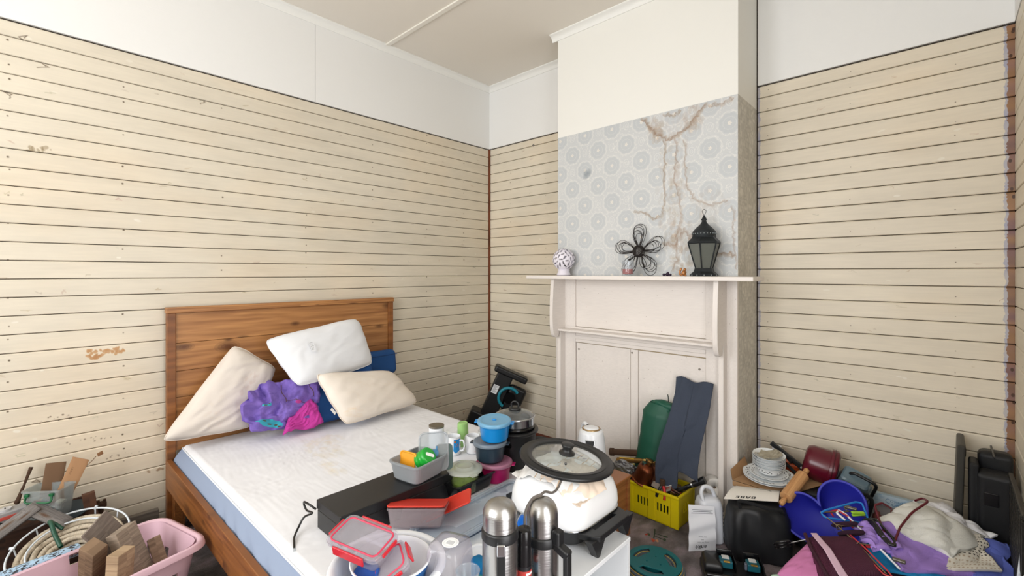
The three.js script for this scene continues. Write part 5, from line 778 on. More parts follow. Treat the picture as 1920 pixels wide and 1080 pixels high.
{ // teal reel lying on the carpet
  const g = thing('hose_reel', 'flat teal plastic reel wound with grey yellow-striped hose on the carpet', 'reel', [2.375, 0.002, 1.12], 0.3);
  const s = new THREE.Shape(); s.absarc(0, 0, 0.135, 0, Math.PI * 2); for (let k = 0; k < 3; k++) { const a = k * 2.094 + 0.5, h = new THREE.Path(); for (let i = 0; i <= 12; i++) { const t = a - 0.62 + 1.24 * i / 12; h.lineTo(Math.cos(t) * 0.11, Math.sin(t) * 0.11); } for (let i = 12; i >= 0; i--) { const t = a - 0.62 + 1.24 * i / 12, q = 0.064 / Math.max(0.6, Math.cos(t - a)); h.lineTo(Math.cos(t) * q, Math.sin(t) * q); } h.closePath(); s.holes.push(h); const d = new THREE.Path(); d.absarc(Math.cos(a + 1.047) * 0.04, Math.sin(a + 1.047) * 0.04, 0.006, 0, 6.283); s.holes.push(d); }
  const fg = new THREE.ExtrudeGeometry(s, { depth: 0.004, bevelEnabled: true, bevelSize: 0.0015, bevelThickness: 0.0015, bevelSegments: 1, curveSegments: 30 }); fg.rotateX(-Math.PI / 2); mesh('flange', fg.clone().translate(0, 0.048, 0), MP(0x136a70, 0.4), g); mesh('lower_flange', fg.translate(0, 0.002, 0), MP(0x136a70, 0.4), g);
  mesh('hub', cyl(0.06, 0.06, 0.042, 0, 0.026, 0, 32), MP(0x125f66, 0.45), g);
  const hs = []; for (const [r, y] of [[0.075, 0.014], [0.093, 0.014], [0.111, 0.014], [0.129, 0.014], [0.145, 0.013], [0.084, 0.031], [0.102, 0.031], [0.12, 0.031], [0.137, 0.03]]) hs.push(move(new THREE.TorusGeometry(r, 0.0088, 8, 56).rotateX(Math.PI / 2), 0, y, 0));
  mesh('hose', merge(hs), MP(0x566068, 0.5), g); mesh('hose_stripe', merge([[0.145, 0.0225], [0.137, 0.0393], [0.102, 0.0403]].map(([r, y]) => move(new THREE.TorusGeometry(r, 0.0016, 6, 56).rotateX(Math.PI / 2), 0, y, 0))), MP(0xd9b84a, 0.5), g);
}
{ // black battery charger
  const g = thing('battery_charger', 'black twin battery charger with teal batteries on the floor in front of the black bag', 'charger', [2.70, 0, 0.915], 0.5);
  mesh('base', rbox(0.3, 0.055, 0.17, 0.012, 0, 0.028, 0), blackPl, g); mesh('sloped_hood', loft([[0.09, 0.13, 0.01, 0.05], [0.085, 0.12, 0.01, 0.085], [0.06, 0.1, 0.01, 0.1]]).translate(-0.1, 0, -0.01), blackPl, g);
  for (const x of [-0.035, 0.09]) { const b = mesh('battery', rbox(0.06, 0.035, 0.055, 0.006, x, 0.08, -0.01), MP(0x0f5866, 0.4), g); mesh('contact_strip', rbox(0.03, 0.006, 0.012, 0.002, x, 0.1, 0.02), M(0xc9a04a, 0.3, { metalness: 0.9 }), b); mesh('white_label', rbox(0.034, 0.003, 0.03, 0.001, x, 0.0995, -0.022), MP(0xd3d6d6, 0.5), b); mesh('latch', rbox(0.012, 0.03, 0.02, 0.003, x - 0.037, 0.085, 0.01), MP(0x5a6270, 0.4), g); mesh('bay_wall', rbox(0.075, 0.07, 0.01, 0.004, x, 0.085, -0.055), blackGloss, g); mesh('bay_wall', rbox(0.006, 0.05, 0.09, 0.003, x + 0.04, 0.08, -0.01), blackGloss, g); }
  mesh('front_lip', rbox(0.28, 0.02, 0.02, 0.006, 0, 0.055, 0.075), blackGloss, g);
}

// ---------- heap on the right ----------
const blackCloth = fabric(0x17181b);
{
  const g = thing('black_tote_bag', 'full black fabric tote bag with flopped handles under the white card', 'bag', [2.725, 0, 0.605], 0.57);
  mesh('sack', warp(loft([[0.28, 0.16, 0.05, 0], [0.31, 0.19, 0.05, 0.02], [0.315, 0.195, 0.05, 0.12], [0.3, 0.185, 0.05, 0.22], [0.27, 0.15, 0.05, 0.27], [0.18, 0.08, 0.035, 0.282], [0.02, 0.02, 0.009, 0.284]].flatMap((s, i, a) => i < a.length - 1 ? [s, s.map((v, k) => (v + a[i + 1][k]) / 2)] : [s])), (x, y, z) => [x + 0.012 * fbm(x * 9, y * 9, z * 9), y + 0.012 * noise(x * 12, 3, z * 12) * (y > 0.1 ? 1 : 0), z + 0.014 * noise(x * 12 + y * 9, y * 11 - x * 8, 2)]), MP(0x15171b, 0.5), g);
  mesh('handle', tube([[-0.1, 0.27, 0.05], [-0.11, 0.315, 0.06], [-0.05, 0.318, 0.085], [0.03, 0.3, 0.095], [0.09, 0.292, 0.08], [0.11, 0.265, 0.06]], 0.009, false, 50, 8), blackCloth, g);
  mesh('handle', tube([[-0.08, 0.27, -0.03], [-0.06, 0.3, -0.04], [0.04, 0.3, -0.03], [0.08, 0.27, -0.03]], 0.008, false, 40, 8), blackCloth, g);
}
{
  const t = canvasTex(256, 256, (x, w, h) => { x.fillStyle = '#e6e2da'; x.fillRect(0, 0, w, h); x.save(); x.translate(150, 210); x.rotate(Math.PI); x.fillStyle = '#1b1b1d'; x.font = 'bold 40px sans-serif'; x.fillText('BABE', 0, 0); x.restore(); x.strokeStyle = '#4a4a4a'; x.lineWidth = 3; for (let i = 0; i < 5; i++) { x.beginPath(); x.moveTo(120 + i * 14, 40 + i * 8); x.quadraticCurveTo(150 + i * 10, 30, 190 + i * 6, 70 + i * 9); x.stroke(); } });
  const c = [[2.595, 0.312, 0.535], [2.80, 0.318, 0.44], [2.82, 0.308, 0.565], [2.575, 0.285, 0.685]];
  const geo = cloth((u, v) => { const p = bil(c, u, v); return [p[0], p[1] + 0.014 * Math.sin(Math.PI * v), p[2]]; }, 12, 12, 0.003);
  solo('printed_card', geo, M(0xffffff, 0.7, { map: t }), 'white printed card lying upside down on the black tote bag', 'card');
  { const u = geo.attributes.uv; for (let i = 0; i < u.count; i++) u.setY(i, 1 - u.getY(i)); }
  const cb = thing('cardboard_tray', 'torn brown cardboard tray under the stacked dinner plates', 'cardboard'); const m = M(0xa98560, 0.9, { bumpMap: rep(fuzzBump, 3, 3), bumpScale: 0.001 });
  mesh('base_sheet', cloth((u, v) => { const p = bil([[2.565, 0.326, 0.50], [2.66, 0.352, 0.20], [2.985, 0.352, 0.26], [2.835, 0.312, 0.475]], u, v); return p; }, 6, 6, 0.004), m, cb);
  mesh('side_flap', cloth((u, v) => bil([[2.565, 0.328, 0.50], [2.615, 0.34, 0.34], [2.585, 0.425, 0.34], [2.545, 0.375, 0.47]], u, v), 4, 4, 0.004), M(0x94704c, 0.9), cb);
  mesh('front_flap', cloth((u, v) => bil([[2.565, 0.326, 0.503], [2.835, 0.312, 0.478], [2.84, 0.285, 0.492], [2.57, 0.302, 0.515]], u, v), 4, 2, 0.004), m, cb);
}
{ // crockery
  const checks = canvasTex(1024, 64, (x, w, h) => { x.fillStyle = '#eef1f2'; x.fillRect(0, 0, w, h); x.fillStyle = '#23262b'; for (let i = 0; i < 46; i++) { const r = hash3(i, 2, 3); if (r < 0.75) x.fillRect(i * w / 46, 12 + (i % 2) * 20 + r * 6, w / 46 * 0.62, 14); } });
  const wm = MP(0xe9edef, 0.18), band = MP(0xffffff, 0.2, { map: checks });
  const px = 2.725, pz = 0.375; let y = 0.347;
  const plate = (r, name, label, group, printed) => { const g = thing(name, label, 'plate', [px, y, pz]); g.rotation.set(0.06, 0, -0.02); mesh('plate', lathe([[0, 0], [r * 0.6, 0], [r * 0.66, 0.004], [r * 0.97, 0.013], [r, 0.016], [r * 0.97, 0.0165], [r * 0.65, 0.008], [0, 0.004]], 56), wm, g); if (printed) mesh('checked_border', lathe([[r * 0.74, 0.0105], [r * 0.93, 0.0158]], 56), band, g); y += 0.007; };
  plate(0.135, 'dinner_plate', 'lower of two white dinner plates with a black check border', undefined, false); y += 0.004; plate(0.137, 'dinner_plate', 'upper of two white dinner plates with a black check border', undefined, true); y += 0.002;
  plate(0.102, 'side_plate', 'white side plate between the dinner plates and bowls', undefined, true);
  y += 0.006; for (let i = 0; i < 8; i++) { const r = 0.086, g = thing('bowl', i === 0 ? 'lowest white bowl of the stack, with a black check band' : i === 7 ? 'topmost white bowl of the stack under the crinkled wrap' : ['second', 'third', 'fourth', 'fifth', 'sixth', 'seventh'][i - 1] + ' white bowl up from the plates in the stack', 'bowl', [px + 0.001 * (i % 3), y, pz - 0.003 * (i % 2)], i * 0.8, 'white bowls stacked on the plates'); g.rotation.z = -0.02; g.rotation.x = 0.05; mesh('bowl', lathe([[0, 0], [r * 0.55, 0], [r * 0.66, 0.008], [r * 0.9, 0.044], [r, 0.0485], [r * 0.99, 0.051], [r * 0.87, 0.046], [r * 0.63, 0.011], [0, 0.0035]], 48), wm, g); if (i === 0) mesh('checked_band', lathe([[r * 0.7, 0.012], [r * 0.88, 0.0385]], 48), band, g); y += 0.0082; }
  const c = [[2.655, y + 0.042, 0.40], [2.745, y + 0.052, 0.29], [2.80, y + 0.046, 0.345], [2.735, y + 0.03, 0.46]];
  solo('plastic_wrap', cloth((u, v) => { const p = bil(c, u, v); return [p[0] + 0.01 * noise(u * 5, v * 5), p[1] + 0.016 * fbm(u * 5, v * 5, 3), p[2]]; }, 24, 24, 0.0006), MP(0xcfc8b6, 0.3, { transmission: 0.55, thickness: 0 }), 'crinkled clear wrap lying over the top white bowl', 'wrap');
  const rp = thing('rolling_pin', 'pale wooden rolling pin resting across the crockery tray', 'rolling pin', [2.872, 0.37, 0.45]);
  const d = V(0.055, 0.092, -0.235).normalize(); rp.quaternion.setFromUnitVectors(V(0, 1, 0), d); const wood = MP(0xffffff, 0.55, { map: woodTex(128, 256, [176, 124, 78], [214, 164, 112], 2, 71, 'y') });
  mesh('roller', lathe([[0, -0.105], [0.029, -0.105], [0.032, -0.1], [0.032, 0.1], [0.029, 0.105], [0, 0.105]], 32), wood, rp); for (const s of [-1, 1]) mesh('handle', lathe([[0.008, 0], [0.01, 0.01], [0.014, 0.026], [0.0145, 0.046], [0.011, 0.054], [0, 0.056]].map(([r, q]) => [r, s * (0.105 + q)]), 20), wood, rp);
}
{ // tools behind the plates
  solo('milk_jug', lathe([[0, 0], [0.022, 0], [0.026, 0.008], [0.027, 0.04], [0.03, 0.05], [0.027, 0.05], [0.024, 0.04], [0.022, 0.01], [0, 0.006]], 28), white, 'tiny white jug perched against the wall behind the black tongs', 'jug', [2.70, 0.40, 0.09]);
  const g = thing('orange_tool_case', 'orange plastic tool case lying behind the plates', 'tool case', [2.735, 0.33, 0.165], 0.35); mesh('shell', rbox(0.2, 0.07, 0.1, 0.02, 0, 0.035, 0), MP(0xc44e17, 0.4), g); mesh('lid_line', rbox(0.202, 0.006, 0.102, 0.003, 0, 0.045, 0), MP(0x8a3410, 0.5), g);
  const s = thing('safety_harness', 'black webbing straps looped over the orange tool case', 'straps'); const strap = (p) => tube(p, 0.0095, false, 50, 6);
  mesh('strap', strap([[2.655, 0.40, 0.25], [2.70, 0.425, 0.235], [2.745, 0.425, 0.225], [2.80, 0.40, 0.25], [2.85, 0.372, 0.275]]), blackCloth, s); mesh('strap', strap([[2.665, 0.43, 0.19], [2.72, 0.44, 0.18], [2.77, 0.435, 0.19], [2.81, 0.415, 0.22]]), blackCloth, s); mesh('strap', strap([[2.71, 0.45, 0.2], [2.73, 0.435, 0.225], [2.75, 0.40, 0.25]]), blackCloth, s);
  const a = thing('angle_tool', 'long flat black tool handle sloping down behind the rolling pin', 'tool'); const ag = rbox(0.26, 0.028, 0.022, 0.005); ag.rotateZ(-0.62); ag.rotateY(0.15); ag.translate(2.80, 0.425, 0.185); mesh('grip', ag, blackPl, a); const lb = rbox(0.03, 0.012, 0.001, 0.0004); lb.rotateZ(-0.62); lb.rotateY(0.15); lb.translate(2.862, 0.381, 0.187); mesh('white_mark', lb, MP(0xd5d5d5, 0.5), a);
}
{ // dark bag that carries the pot and box
  const g = thing('black_shopping_bag', 'bulging black shopping bag holding the maroon pot and lidded box', 'bag', [3.0, 0, 0.235]);
  mesh('sack', warp(loft([[0.3, 0.26, 0.05, 0], [0.33, 0.3, 0.05, 0.02], [0.34, 0.3, 0.05, 0.2], [0.33, 0.28, 0.05, 0.32], [0.3, 0.25, 0.05, 0.335], [0.2, 0.15, 0.05, 0.335], [0.02, 0.02, 0.009, 0.335]].flatMap((s, i, a) => i < a.length - 1 ? [s, s.map((v, k) => (v + a[i + 1][k]) / 2)] : [s])), (x, y, z) => [x + 0.012 * noise(x * 9, y * 9, z * 9), y, z + 0.012 * noise(x * 12 + y * 9, y * 11, 2)]), MP(0x141417, 0.55), g);
  mesh('handle', tube([[0.1, 0.33, 0.1], [0.16, 0.39, 0.13], [0.2, 0.37, 0.12], [0.19, 0.3, 0.12], [0.17, 0.24, 0.13]], 0.01, false, 40, 8), blackCloth, g);
  const p = thing('maroon_pot', 'shiny maroon plastic pot with a ringed lid lying on its side', 'pot', [2.955, 0.437, 0.205]);
  p.rotation.set(0, 0.12, -Math.PI / 2 - 0.2, 'YXZ'); const m = MP(0x5c0f22, 0.24);
  mesh('bowl', lathe([[0, -0.085], [0.06, -0.085], [0.085, -0.075], [0.095, -0.05], [0.1, 0.035], [0.098, 0.04]], 48), m, p); mesh('lid', lathe([[0.098, 0.036], [0.108, 0.038], [0.108, 0.068], [0.102, 0.074], [0.09, 0.08], [0, 0.084]], 48), m, p); mesh('groove_ring', rim(0.1085, 0.003, 0.053), MP(0x4a0b1a, 0.3), p);
  const c = thing('lidded_box', 'grey-blue clear plastic box with a black rim tipped beside the maroon pot', 'container', [3.115, 0.40, 0.235]); c.rotation.set(0.5, -0.2, -0.38, 'YXZ');
  mesh('tub', tub(0.15, 0.12, 0.09, 0.025, 0.85, 0.003, 0.004).rotateX(Math.PI).translate(0, 0.045, 0), MP(0x7f98a6, 0.25, { transmission: 0.4, thickness: 0 }), c); mesh('clear_lid', slab(0.165, 0.135, 0.03, 0.022).translate(0, -0.067, 0), frosted(0xc9d2d6, 0.2, 0.5), c); mesh('black_seal', rrTube(0.165, 0.135, 0.03, 0.005, -0.067), blackPl, c); mesh('band', rrTube(0.12, 0.128, 0.03, 0.0085, 0).rotateX(Math.PI / 2).translate(0.03, 0, 0), blackPl, c);
}
{ // heart shaped blue velvet tray
  const g = thing('heart_shaped_bowl', 'big royal blue heart-shaped bowl standing on edge and facing the room', 'bowl', [3.05, 0.262, 0.535]); g.rotation.set(-0.42, 0.12, 0.55, 'YXZ'); g.scale.setScalar(1.12);
  const hr = (t) => { const x = 16 * Math.sin(t) ** 3, y = 13 * Math.cos(t) - 5 * Math.cos(2 * t) - 2 * Math.cos(3 * t) - Math.cos(4 * t); return [x * 0.0112, (y + 1.5) * 0.0118]; };
  const skin = (dz, k0) => grid((u, v) => { const [x, y] = hr(u * Math.PI * 2), s = v, depth = -0.085 * (1 - Math.pow(s, 2.6)); return [x * s * k0, y * s * k0, depth + dz]; }, 96, 18);
  mesh('inside', skin(0.004, 0.985), MP(0x1a1f9a, 0.6, { sheen: 0.6, sheenColor: new THREE.Color(0x4a4ad0), sheenRoughness: 0.5 }), g); mesh('outside', skin(-0.006, 1.0), MP(0x2c30a4, 0.5), g);
  const rp = []; for (let i = 0; i < 72; i++) { const [x, y] = hr(i / 72 * 6.2832); rp.push([x, y, 0]); } mesh('lip', tube(rp, 0.006, true, 180, 8), MP(0x3a3db4, 0.5), g);
}
{ // gift box leaning on the wall
  const g = thing('blue_gift_box', 'pale blue marbled gift box with an open window leaning on the back wall', 'box', [3.27, 0.225, 0.115]); g.rotation.set(-0.12, 0.05, -0.02);
  const t = canvasTex(512, 384, (x, w, h) => { fillPx(x, w, h, (u, v) => { const n = Math.max(0, fbm(u * 7, v * 7, 3)), m = fbm(u * 3, v * 3, 9); return [196 - n * 110 + m * 14, 214 - n * 70 + m * 10, 226 - n * 34 + m * 6]; }); x.strokeStyle = '#3f6f9a'; x.fillStyle = '#3f6f9a'; x.lineWidth = 4; x.font = 'italic 30px serif'; x.fillText('Crystal', 230, 54); x.beginPath(); x.arc(216, 50, 20, 0.8, 5.6); x.stroke(); x.beginPath(); x.arc(262, 78, 14, 0, 4.6); x.stroke(); x.beginPath(); x.arc(300, 80, 13, 1, 6); x.stroke(); });
  mesh('frame', (() => { const s = rrect(0.26, 0.20, 0.002), h = new THREE.Path(); h.moveTo(-0.1, -0.08); h.lineTo(0.11, -0.08); h.lineTo(0.11, 0.045); h.lineTo(-0.1, 0.045); h.closePath(); s.holes.push(h); const e = new THREE.ExtrudeGeometry(s, { depth: 0.003, bevelEnabled: false }); const p = e.attributes.position, u = e.attributes.uv; for (let i = 0; i < p.count; i++) u.setXY(i, p.getX(i) / 0.26 + 0.5, p.getY(i) / 0.2 + 0.5); return e.translate(0, 0, 0.022); })(), M(0xffffff, 0.5, { map: t }), g);
  mesh('case', merge([box(0.26, 0.2, 0.003, 0, 0, -0.022), box(0.26, 0.003, 0.044, 0, 0.1, 0), box(0.26, 0.003, 0.044, 0, -0.1, 0), box(0.003, 0.2, 0.044, 0.13, 0, 0), box(0.003, 0.2, 0.044, -0.13, 0, 0)]), MP(0xa9bfcd, 0.5), g);
  mesh('tray', box(0.21, 0.125, 0.004, 0.005, -0.018, -0.004), MP(0xb9b4b4, 0.5), g); mesh('pink_bottle', lathe([[0, 0], [0.018, 0], [0.02, 0.004], [0.02, 0.05], [0.012, 0.058], [0.012, 0.07], [0, 0.07]], 24).translate(-0.065, -0.07, 0.01), MP(0xb06a62, 0.3), g); mesh('pink_soap', rbox(0.11, 0.04, 0.02, 0.008, 0.045, 0.01, 0.008), MP(0xc27a6c, 0.45), g);
}
// clothes heap: each garment is its own folded sheet lying on the heap
function garment(name, label, cat, c, mat, o = {}) {
  const { fold = 0.012, seed = 1, t = 0.01, n = 46, drop = 0, bulge = 0 } = o;
  const e1 = V(...c[1]).sub(V(...c[0])), e2 = V(...c[3]).sub(V(...c[0])), N = e2.clone().cross(e1).normalize(); if (N.y < 0) N.negate();
  const f = (u, v) => { const p = bil(c, u, v), w = fold * (fbm(u * 3 + seed, v * 3, seed) * 1.6 + 0.7 * Math.sin((u * (o.fu || 3) + v * (o.fv || 5)) * 2.2 + 3 * noise(u * 2, v * 2, seed))) + bulge * Math.sin(Math.PI * u) * Math.sin(Math.PI * v); const wob = 0.012 * noise(u * 4, v * 4, seed + 5); return [p[0] + N.x * w + wob, p[1] + N.y * w - drop * Math.max(0, v - 0.75), p[2] + N.z * w - wob]; };
  return solo(name, cloth(f, n, n, t), mat, label, cat);
}
const heapCloth = M(0x24161f, 0.95);
solo('dark_clothes_heap', warp(new THREE.SphereGeometry(0.4, 48, 32), (x, y, z) => { const k = 1 + 0.1 * fbm(x * 6, y * 6, z * 6); return [x * 0.84 * k, Math.max(0, (0.06 + y * 0.42 * k)), z * 0.68 * k]; }), fabric(0x2b1830), 'mound of dark plum clothes underneath the hangers and towel', 'clothes', [3.33, 0, 0.70]);
garment('periwinkle_sheet', 'periwinkle blue folded sheet at the foot of the black suitcases', 'sheet', [[3.54, 0.315, 0.46], [3.66, 0.305, 0.38], [3.70, 0.235, 0.60], [3.57, 0.22, 0.72]], fabric(0x5f6fc6), { fold: 0.006, seed: 4, t: 0.05 });
const crochet = canvasTex(256, 256, (x, w, h) => { x.fillStyle = '#e2dccf'; x.fillRect(0, 0, w, h); const r = rngMake(2); for (let j = 0; j < 14; j++) for (let i = 0; i < 14; i++) { x.fillStyle = j < 5 ? '#b9a791' : '#39332f'; x.beginPath(); x.ellipse((i + 0.5 + (j % 2) * 0.5) * 18, (j + 0.5) * 18, 5, 2.6 + r() * 1.4, 0.3, 0, 7); x.fill(); } });
garment('crochet_shawl', 'cream crochet shawl with open stitches beside the periwinkle sheet', 'shawl', [[3.50, 0.365, 0.48], [3.59, 0.36, 0.42], [3.645, 0.305, 0.60], [3.48, 0.30, 0.72]], fabric(0xffffff, { map: crochet }), { fold: 0.006, seed: 6, t: 0.012 });
garment('blue_shirt', 'bright blue sports shirt with a red badge under the lilac jumper', 'shirt', [[3.19, 0.345, 0.70], [3.45, 0.33, 0.58], [3.50, 0.262, 0.80], [3.24, 0.285, 0.87]], fabric(0x1282b8), { fold: 0.008, seed: 8, t: 0.01 });
solo('red_badge', rbox(0.035, 0.003, 0.018, 0.0015), MP(0xc02832, 0.5), 'small red and white badge on the blue sports shirt', 'badge', [3.235, 0.338, 0.80], [0.4, 0.5, -0.1]);
garment('lilac_jumper', 'lilac knitted jumper spread under the cream towel', 'jumper', [[3.215, 0.372, 0.65], [3.34, 0.372, 0.58], [3.56, 0.285, 0.67], [3.34, 0.295, 0.85]], fuzzy(0xa585d6), { fold: 0.007, seed: 11, t: 0.016 });
garment('lilac_sleeve', 'lilac knitted sleeve folded beside the coiled black lead', 'jumper', [[3.17, 0.36, 0.71], [3.24, 0.375, 0.66], [3.33, 0.335, 0.74], [3.255, 0.33, 0.82]], fuzzy(0xa98adb), { fold: 0.018, seed: 13, t: 0.02, fu: 6 });
garment('cream_towel', 'thick cream white towel thrown over the clothes heap', 'towel', [[3.25, 0.375, 0.60], [3.37, 0.425, 0.40], [3.60, 0.345, 0.41], [3.50, 0.315, 0.66]], fuzzy(0xe9e9e2), { fold: 0.008, seed: 17, t: 0.022, bulge: 0.04 });
garment('white_cloth', 'white cotton cloth tucked behind the cream towel', 'cloth', [[3.36, 0.425, 0.39], [3.46, 0.415, 0.30], [3.64, 0.345, 0.37], [3.56, 0.35, 0.46]], fabric(0xe6e6ea), { fold: 0.012, seed: 19, t: 0.012, bulge: 0.02 });
solo('pink_cushion', pillowGeo([[3.04, 0.335, 0.88], [3.09, 0.325, 0.90], [3.12, 0.235, 1.10], [2.94, 0.25, 1.16]], 0.035, 23, 0.8), fabric(0xc879a8), 'pink satin cushion under the maroon ribbed bag', 'cushion');
garment('mint_cloth', 'pale mint cloth corner at the front of the heap', 'cloth', [[2.93, 0.235, 1.14], [3.03, 0.24, 1.12], [3.05, 0.21, 1.2], [2.93, 0.2, 1.21]], fabric(0xb9d8c4), { seed: 29, fold: 0.005 });
{
  const g = thing('maroon_ribbed_bag', 'maroon ribbed bag with a pale pink strap in front of the blue heart bowl', 'bag');
  const c = [[3.01, 0.345, 0.93], [3.17, 0.345, 0.78], [3.30, 0.28, 0.90], [3.10, 0.27, 1.12]];
  const rib = bumpNoise(256, 64, (u) => Math.sin(u * 6.283 * 60));
  mesh('panel', warp(pillowGeo(c, 0.035, 31, 0.3), (x, y, z) => [x, y, z]), M(0x4a1230, 0.7, { bumpMap: rib, bumpScale: 0.003 }), g);
  const st = (u, o) => { const p = bil(c, u, o); return [p[0], p[1] + 0.042 + 0.0, p[2] + 0.012]; };
  mesh('pink_strap', cloth((u, v) => { const p = st(0.14 + 0.12 * u + 0.16 * v, v); return [p[0], p[1] - 0.035 * Math.abs(v - 0.5) * 1.2, p[2]]; }, 6, 24, 0.003), fabric(0xdcb9cc), g);
  mesh('edge_binding', tube([st(0.02, 0), st(0.04, 0.3), st(0.1, 0.7), st(0.14, 1)].map((p) => [p[0], p[1] - 0.022, p[2]]), 0.008, false, 40, 8), M(0x33091f, 0.8), g);
}
{ // hangers
  const hang = (name, label, pts, r, col, met, extra) => { const g = thing(name, label, 'hanger', [0, 0, 0], 0, 'hangers on the heap'); delete g.userData.group; mesh('frame', tube(pts, r, false, 90, 7, 'catmullrom', 0.12), met ? M(col, 0.35, { metalness: 0.8 }) : MP(col, 0.35), g); if (extra) extra(g, met ? M(col, 0.35, { metalness: 0.8 }) : MP(col, 0.35)); };
  hang('coat_hanger', 'bright blue wire coat hanger sticking up from the heap', [[3.20, 0.372, 0.66], [3.065, 0.39, 0.765], [3.045, 0.40, 0.752], [3.06, 0.41, 0.73], [3.16, 0.435, 0.60], [3.185, 0.432, 0.59], [3.215, 0.385, 0.645]], 0.0045, 0x1a78c8, false);
  hang('coat_hanger', 'dark red plastic coat hanger lying on the cream towel', [[3.29, 0.43, 0.545], [3.26, 0.455, 0.575], [3.235, 0.445, 0.60], [3.25, 0.41, 0.64], [3.275, 0.38, 0.70], [3.30, 0.355, 0.75], [3.315, 0.362, 0.738], [3.33, 0.40, 0.66], [3.36, 0.435, 0.575], [3.375, 0.45, 0.55], [3.41, 0.475, 0.50], [3.42, 0.482, 0.475], [3.40, 0.487, 0.47], [3.375, 0.478, 0.50]], 0.005, 0x5c1522, false);
  hang('coat_hanger', 'white plastic coat hanger crossing under the clip hangers', [[3.34, 0.31, 0.86], [3.27, 0.34, 0.80], [3.19, 0.375, 0.74], [3.135, 0.40, 0.69], [3.105, 0.408, 0.685], [3.10, 0.40, 0.705], [3.135, 0.385, 0.72]], 0.0048, 0xe6e6ea, false);
  hang('clip_hanger', 'brass wire clip hanger with two sliding rings beside the maroon bag', [[3.14, 0.405, 0.66], [3.05, 0.402, 0.745], [3.04, 0.40, 0.75], [3.12, 0.375, 0.79], [3.2, 0.345, 0.84], [3.27, 0.315, 0.90], [3.30, 0.30, 0.92]], 0.003, 0x8a7a62, true, (g, m) => { for (const p of [[3.12, 0.375, 0.79], [3.2, 0.345, 0.84]]) mesh('slide_ring', move(new THREE.TorusGeometry(0.011, 0.0025, 6, 20).rotateY(0.6), ...p), m, g); mesh('cross_wire', bar([3.12, 0.382, 0.79], [3.235, 0.378, 0.69], 0.0026, 8), m, g); mesh('cross_wire', bar([3.2, 0.352, 0.84], [3.36, 0.34, 0.72], 0.0026, 8), m, g); });
  hang('skirt_hanger', 'steel skirt hanger with grey metal clips under the lilac jumper', [[3.24, 0.37, 0.60], [3.18, 0.39, 0.625], [3.13, 0.405, 0.65], [3.12, 0.412, 0.64]], 0.003, 0x77736c, true, (g, m) => { mesh('clip', rbox(0.05, 0.012, 0.02, 0.004, 3.145, 0.412, 0.63), m, g); mesh('clip', rbox(0.045, 0.012, 0.02, 0.004, 3.335, 0.335, 0.84), m, g); });
  hang('red_hanger', 'thin red coat hanger along the edge of the maroon bag', [[3.09, 0.395, 0.735], [3.075, 0.40, 0.71], [3.10, 0.408, 0.69], [3.15, 0.395, 0.70], [3.165, 0.37, 0.74]], 0.004, 0xb3202a, false);
  hang('red_hanger', 'red wire hanger bar sloping over the front of the maroon bag', [[3.16, 0.362, 0.80], [3.22, 0.345, 0.845], [3.30, 0.31, 0.905], [3.32, 0.30, 0.93], [3.29, 0.302, 0.93], [3.18, 0.345, 0.84]], 0.0035, 0xb8323a, false);
  const c = thing('coiled_lead', 'thick black power lead coiled on the lilac sleeve', 'lead'); mesh('loops', merge([0, 1, 2, 3].map((k) => tube([[3.20, 0.39, 0.665 + k * 0.005], [3.235, 0.392 + k * 0.006, 0.70], [3.262 + k * 0.006, 0.378, 0.745], [3.30 + k * 0.005, 0.36, 0.775], [3.315, 0.365, 0.745 - k * 0.006], [3.285, 0.385, 0.705], [3.24, 0.398 + k * 0.004, 0.668]], 0.0055, k % 2 === 0, 70, 7))), blackGloss, c);
  for (const [i, [x, y, z, rx]] of [[3.135, 0.375, 0.745, 1.1], [3.165, 0.362, 0.785, 1.0]].entries()) { const p = thing('velvet_hanger_loop', i ? 'lower plum velvet hanger loop beside the blue shirt' : 'upper plum velvet hanger loop beside the heart bowl', 'hanger', [x, y, z]); p.rotation.set(rx, 0.4, 0.2); const e = new THREE.TorusGeometry(0.036, 0.009, 8, 36); e.scale(1.25, 0.75, 1); mesh('loop', e, fuzzy(0x35122c), p); }
  const pg = thing('clothes_peg', 'lime green plastic clothes peg on the skirt hanger', 'peg', [3.175, 0.405, 0.655]); pg.rotation.set(0.3, 0.7, -0.2); mesh('jaw', rbox(0.06, 0.008, 0.014, 0.004, 0, 0.006, 0), MP(0x9ccb34, 0.4), pg); mesh('jaw', rbox(0.06, 0.008, 0.014, 0.004, 0.004, -0.006, 0).rotateZ(0.12), MP(0x9ccb34, 0.4), pg);
  const sc = thing('scissors', 'black handled scissors on the tote bag beside the pink cushion', 'scissors', [2.90, 0.235, 0.86]); sc.rotation.set(0.9, 0.5, 0.2); for (const s of [0, 1]) { const e = new THREE.TorusGeometry(0.024, 0.006, 8, 28); e.scale(1.4, 0.8, 1); mesh('finger_loop', e.translate(s * 0.014, s * 0.046 - 0.02, 0), blackGloss, sc); } mesh('blades', rbox(0.09, 0.012, 0.003, 0.001, 0.075, 0, 0), steel, sc);
}
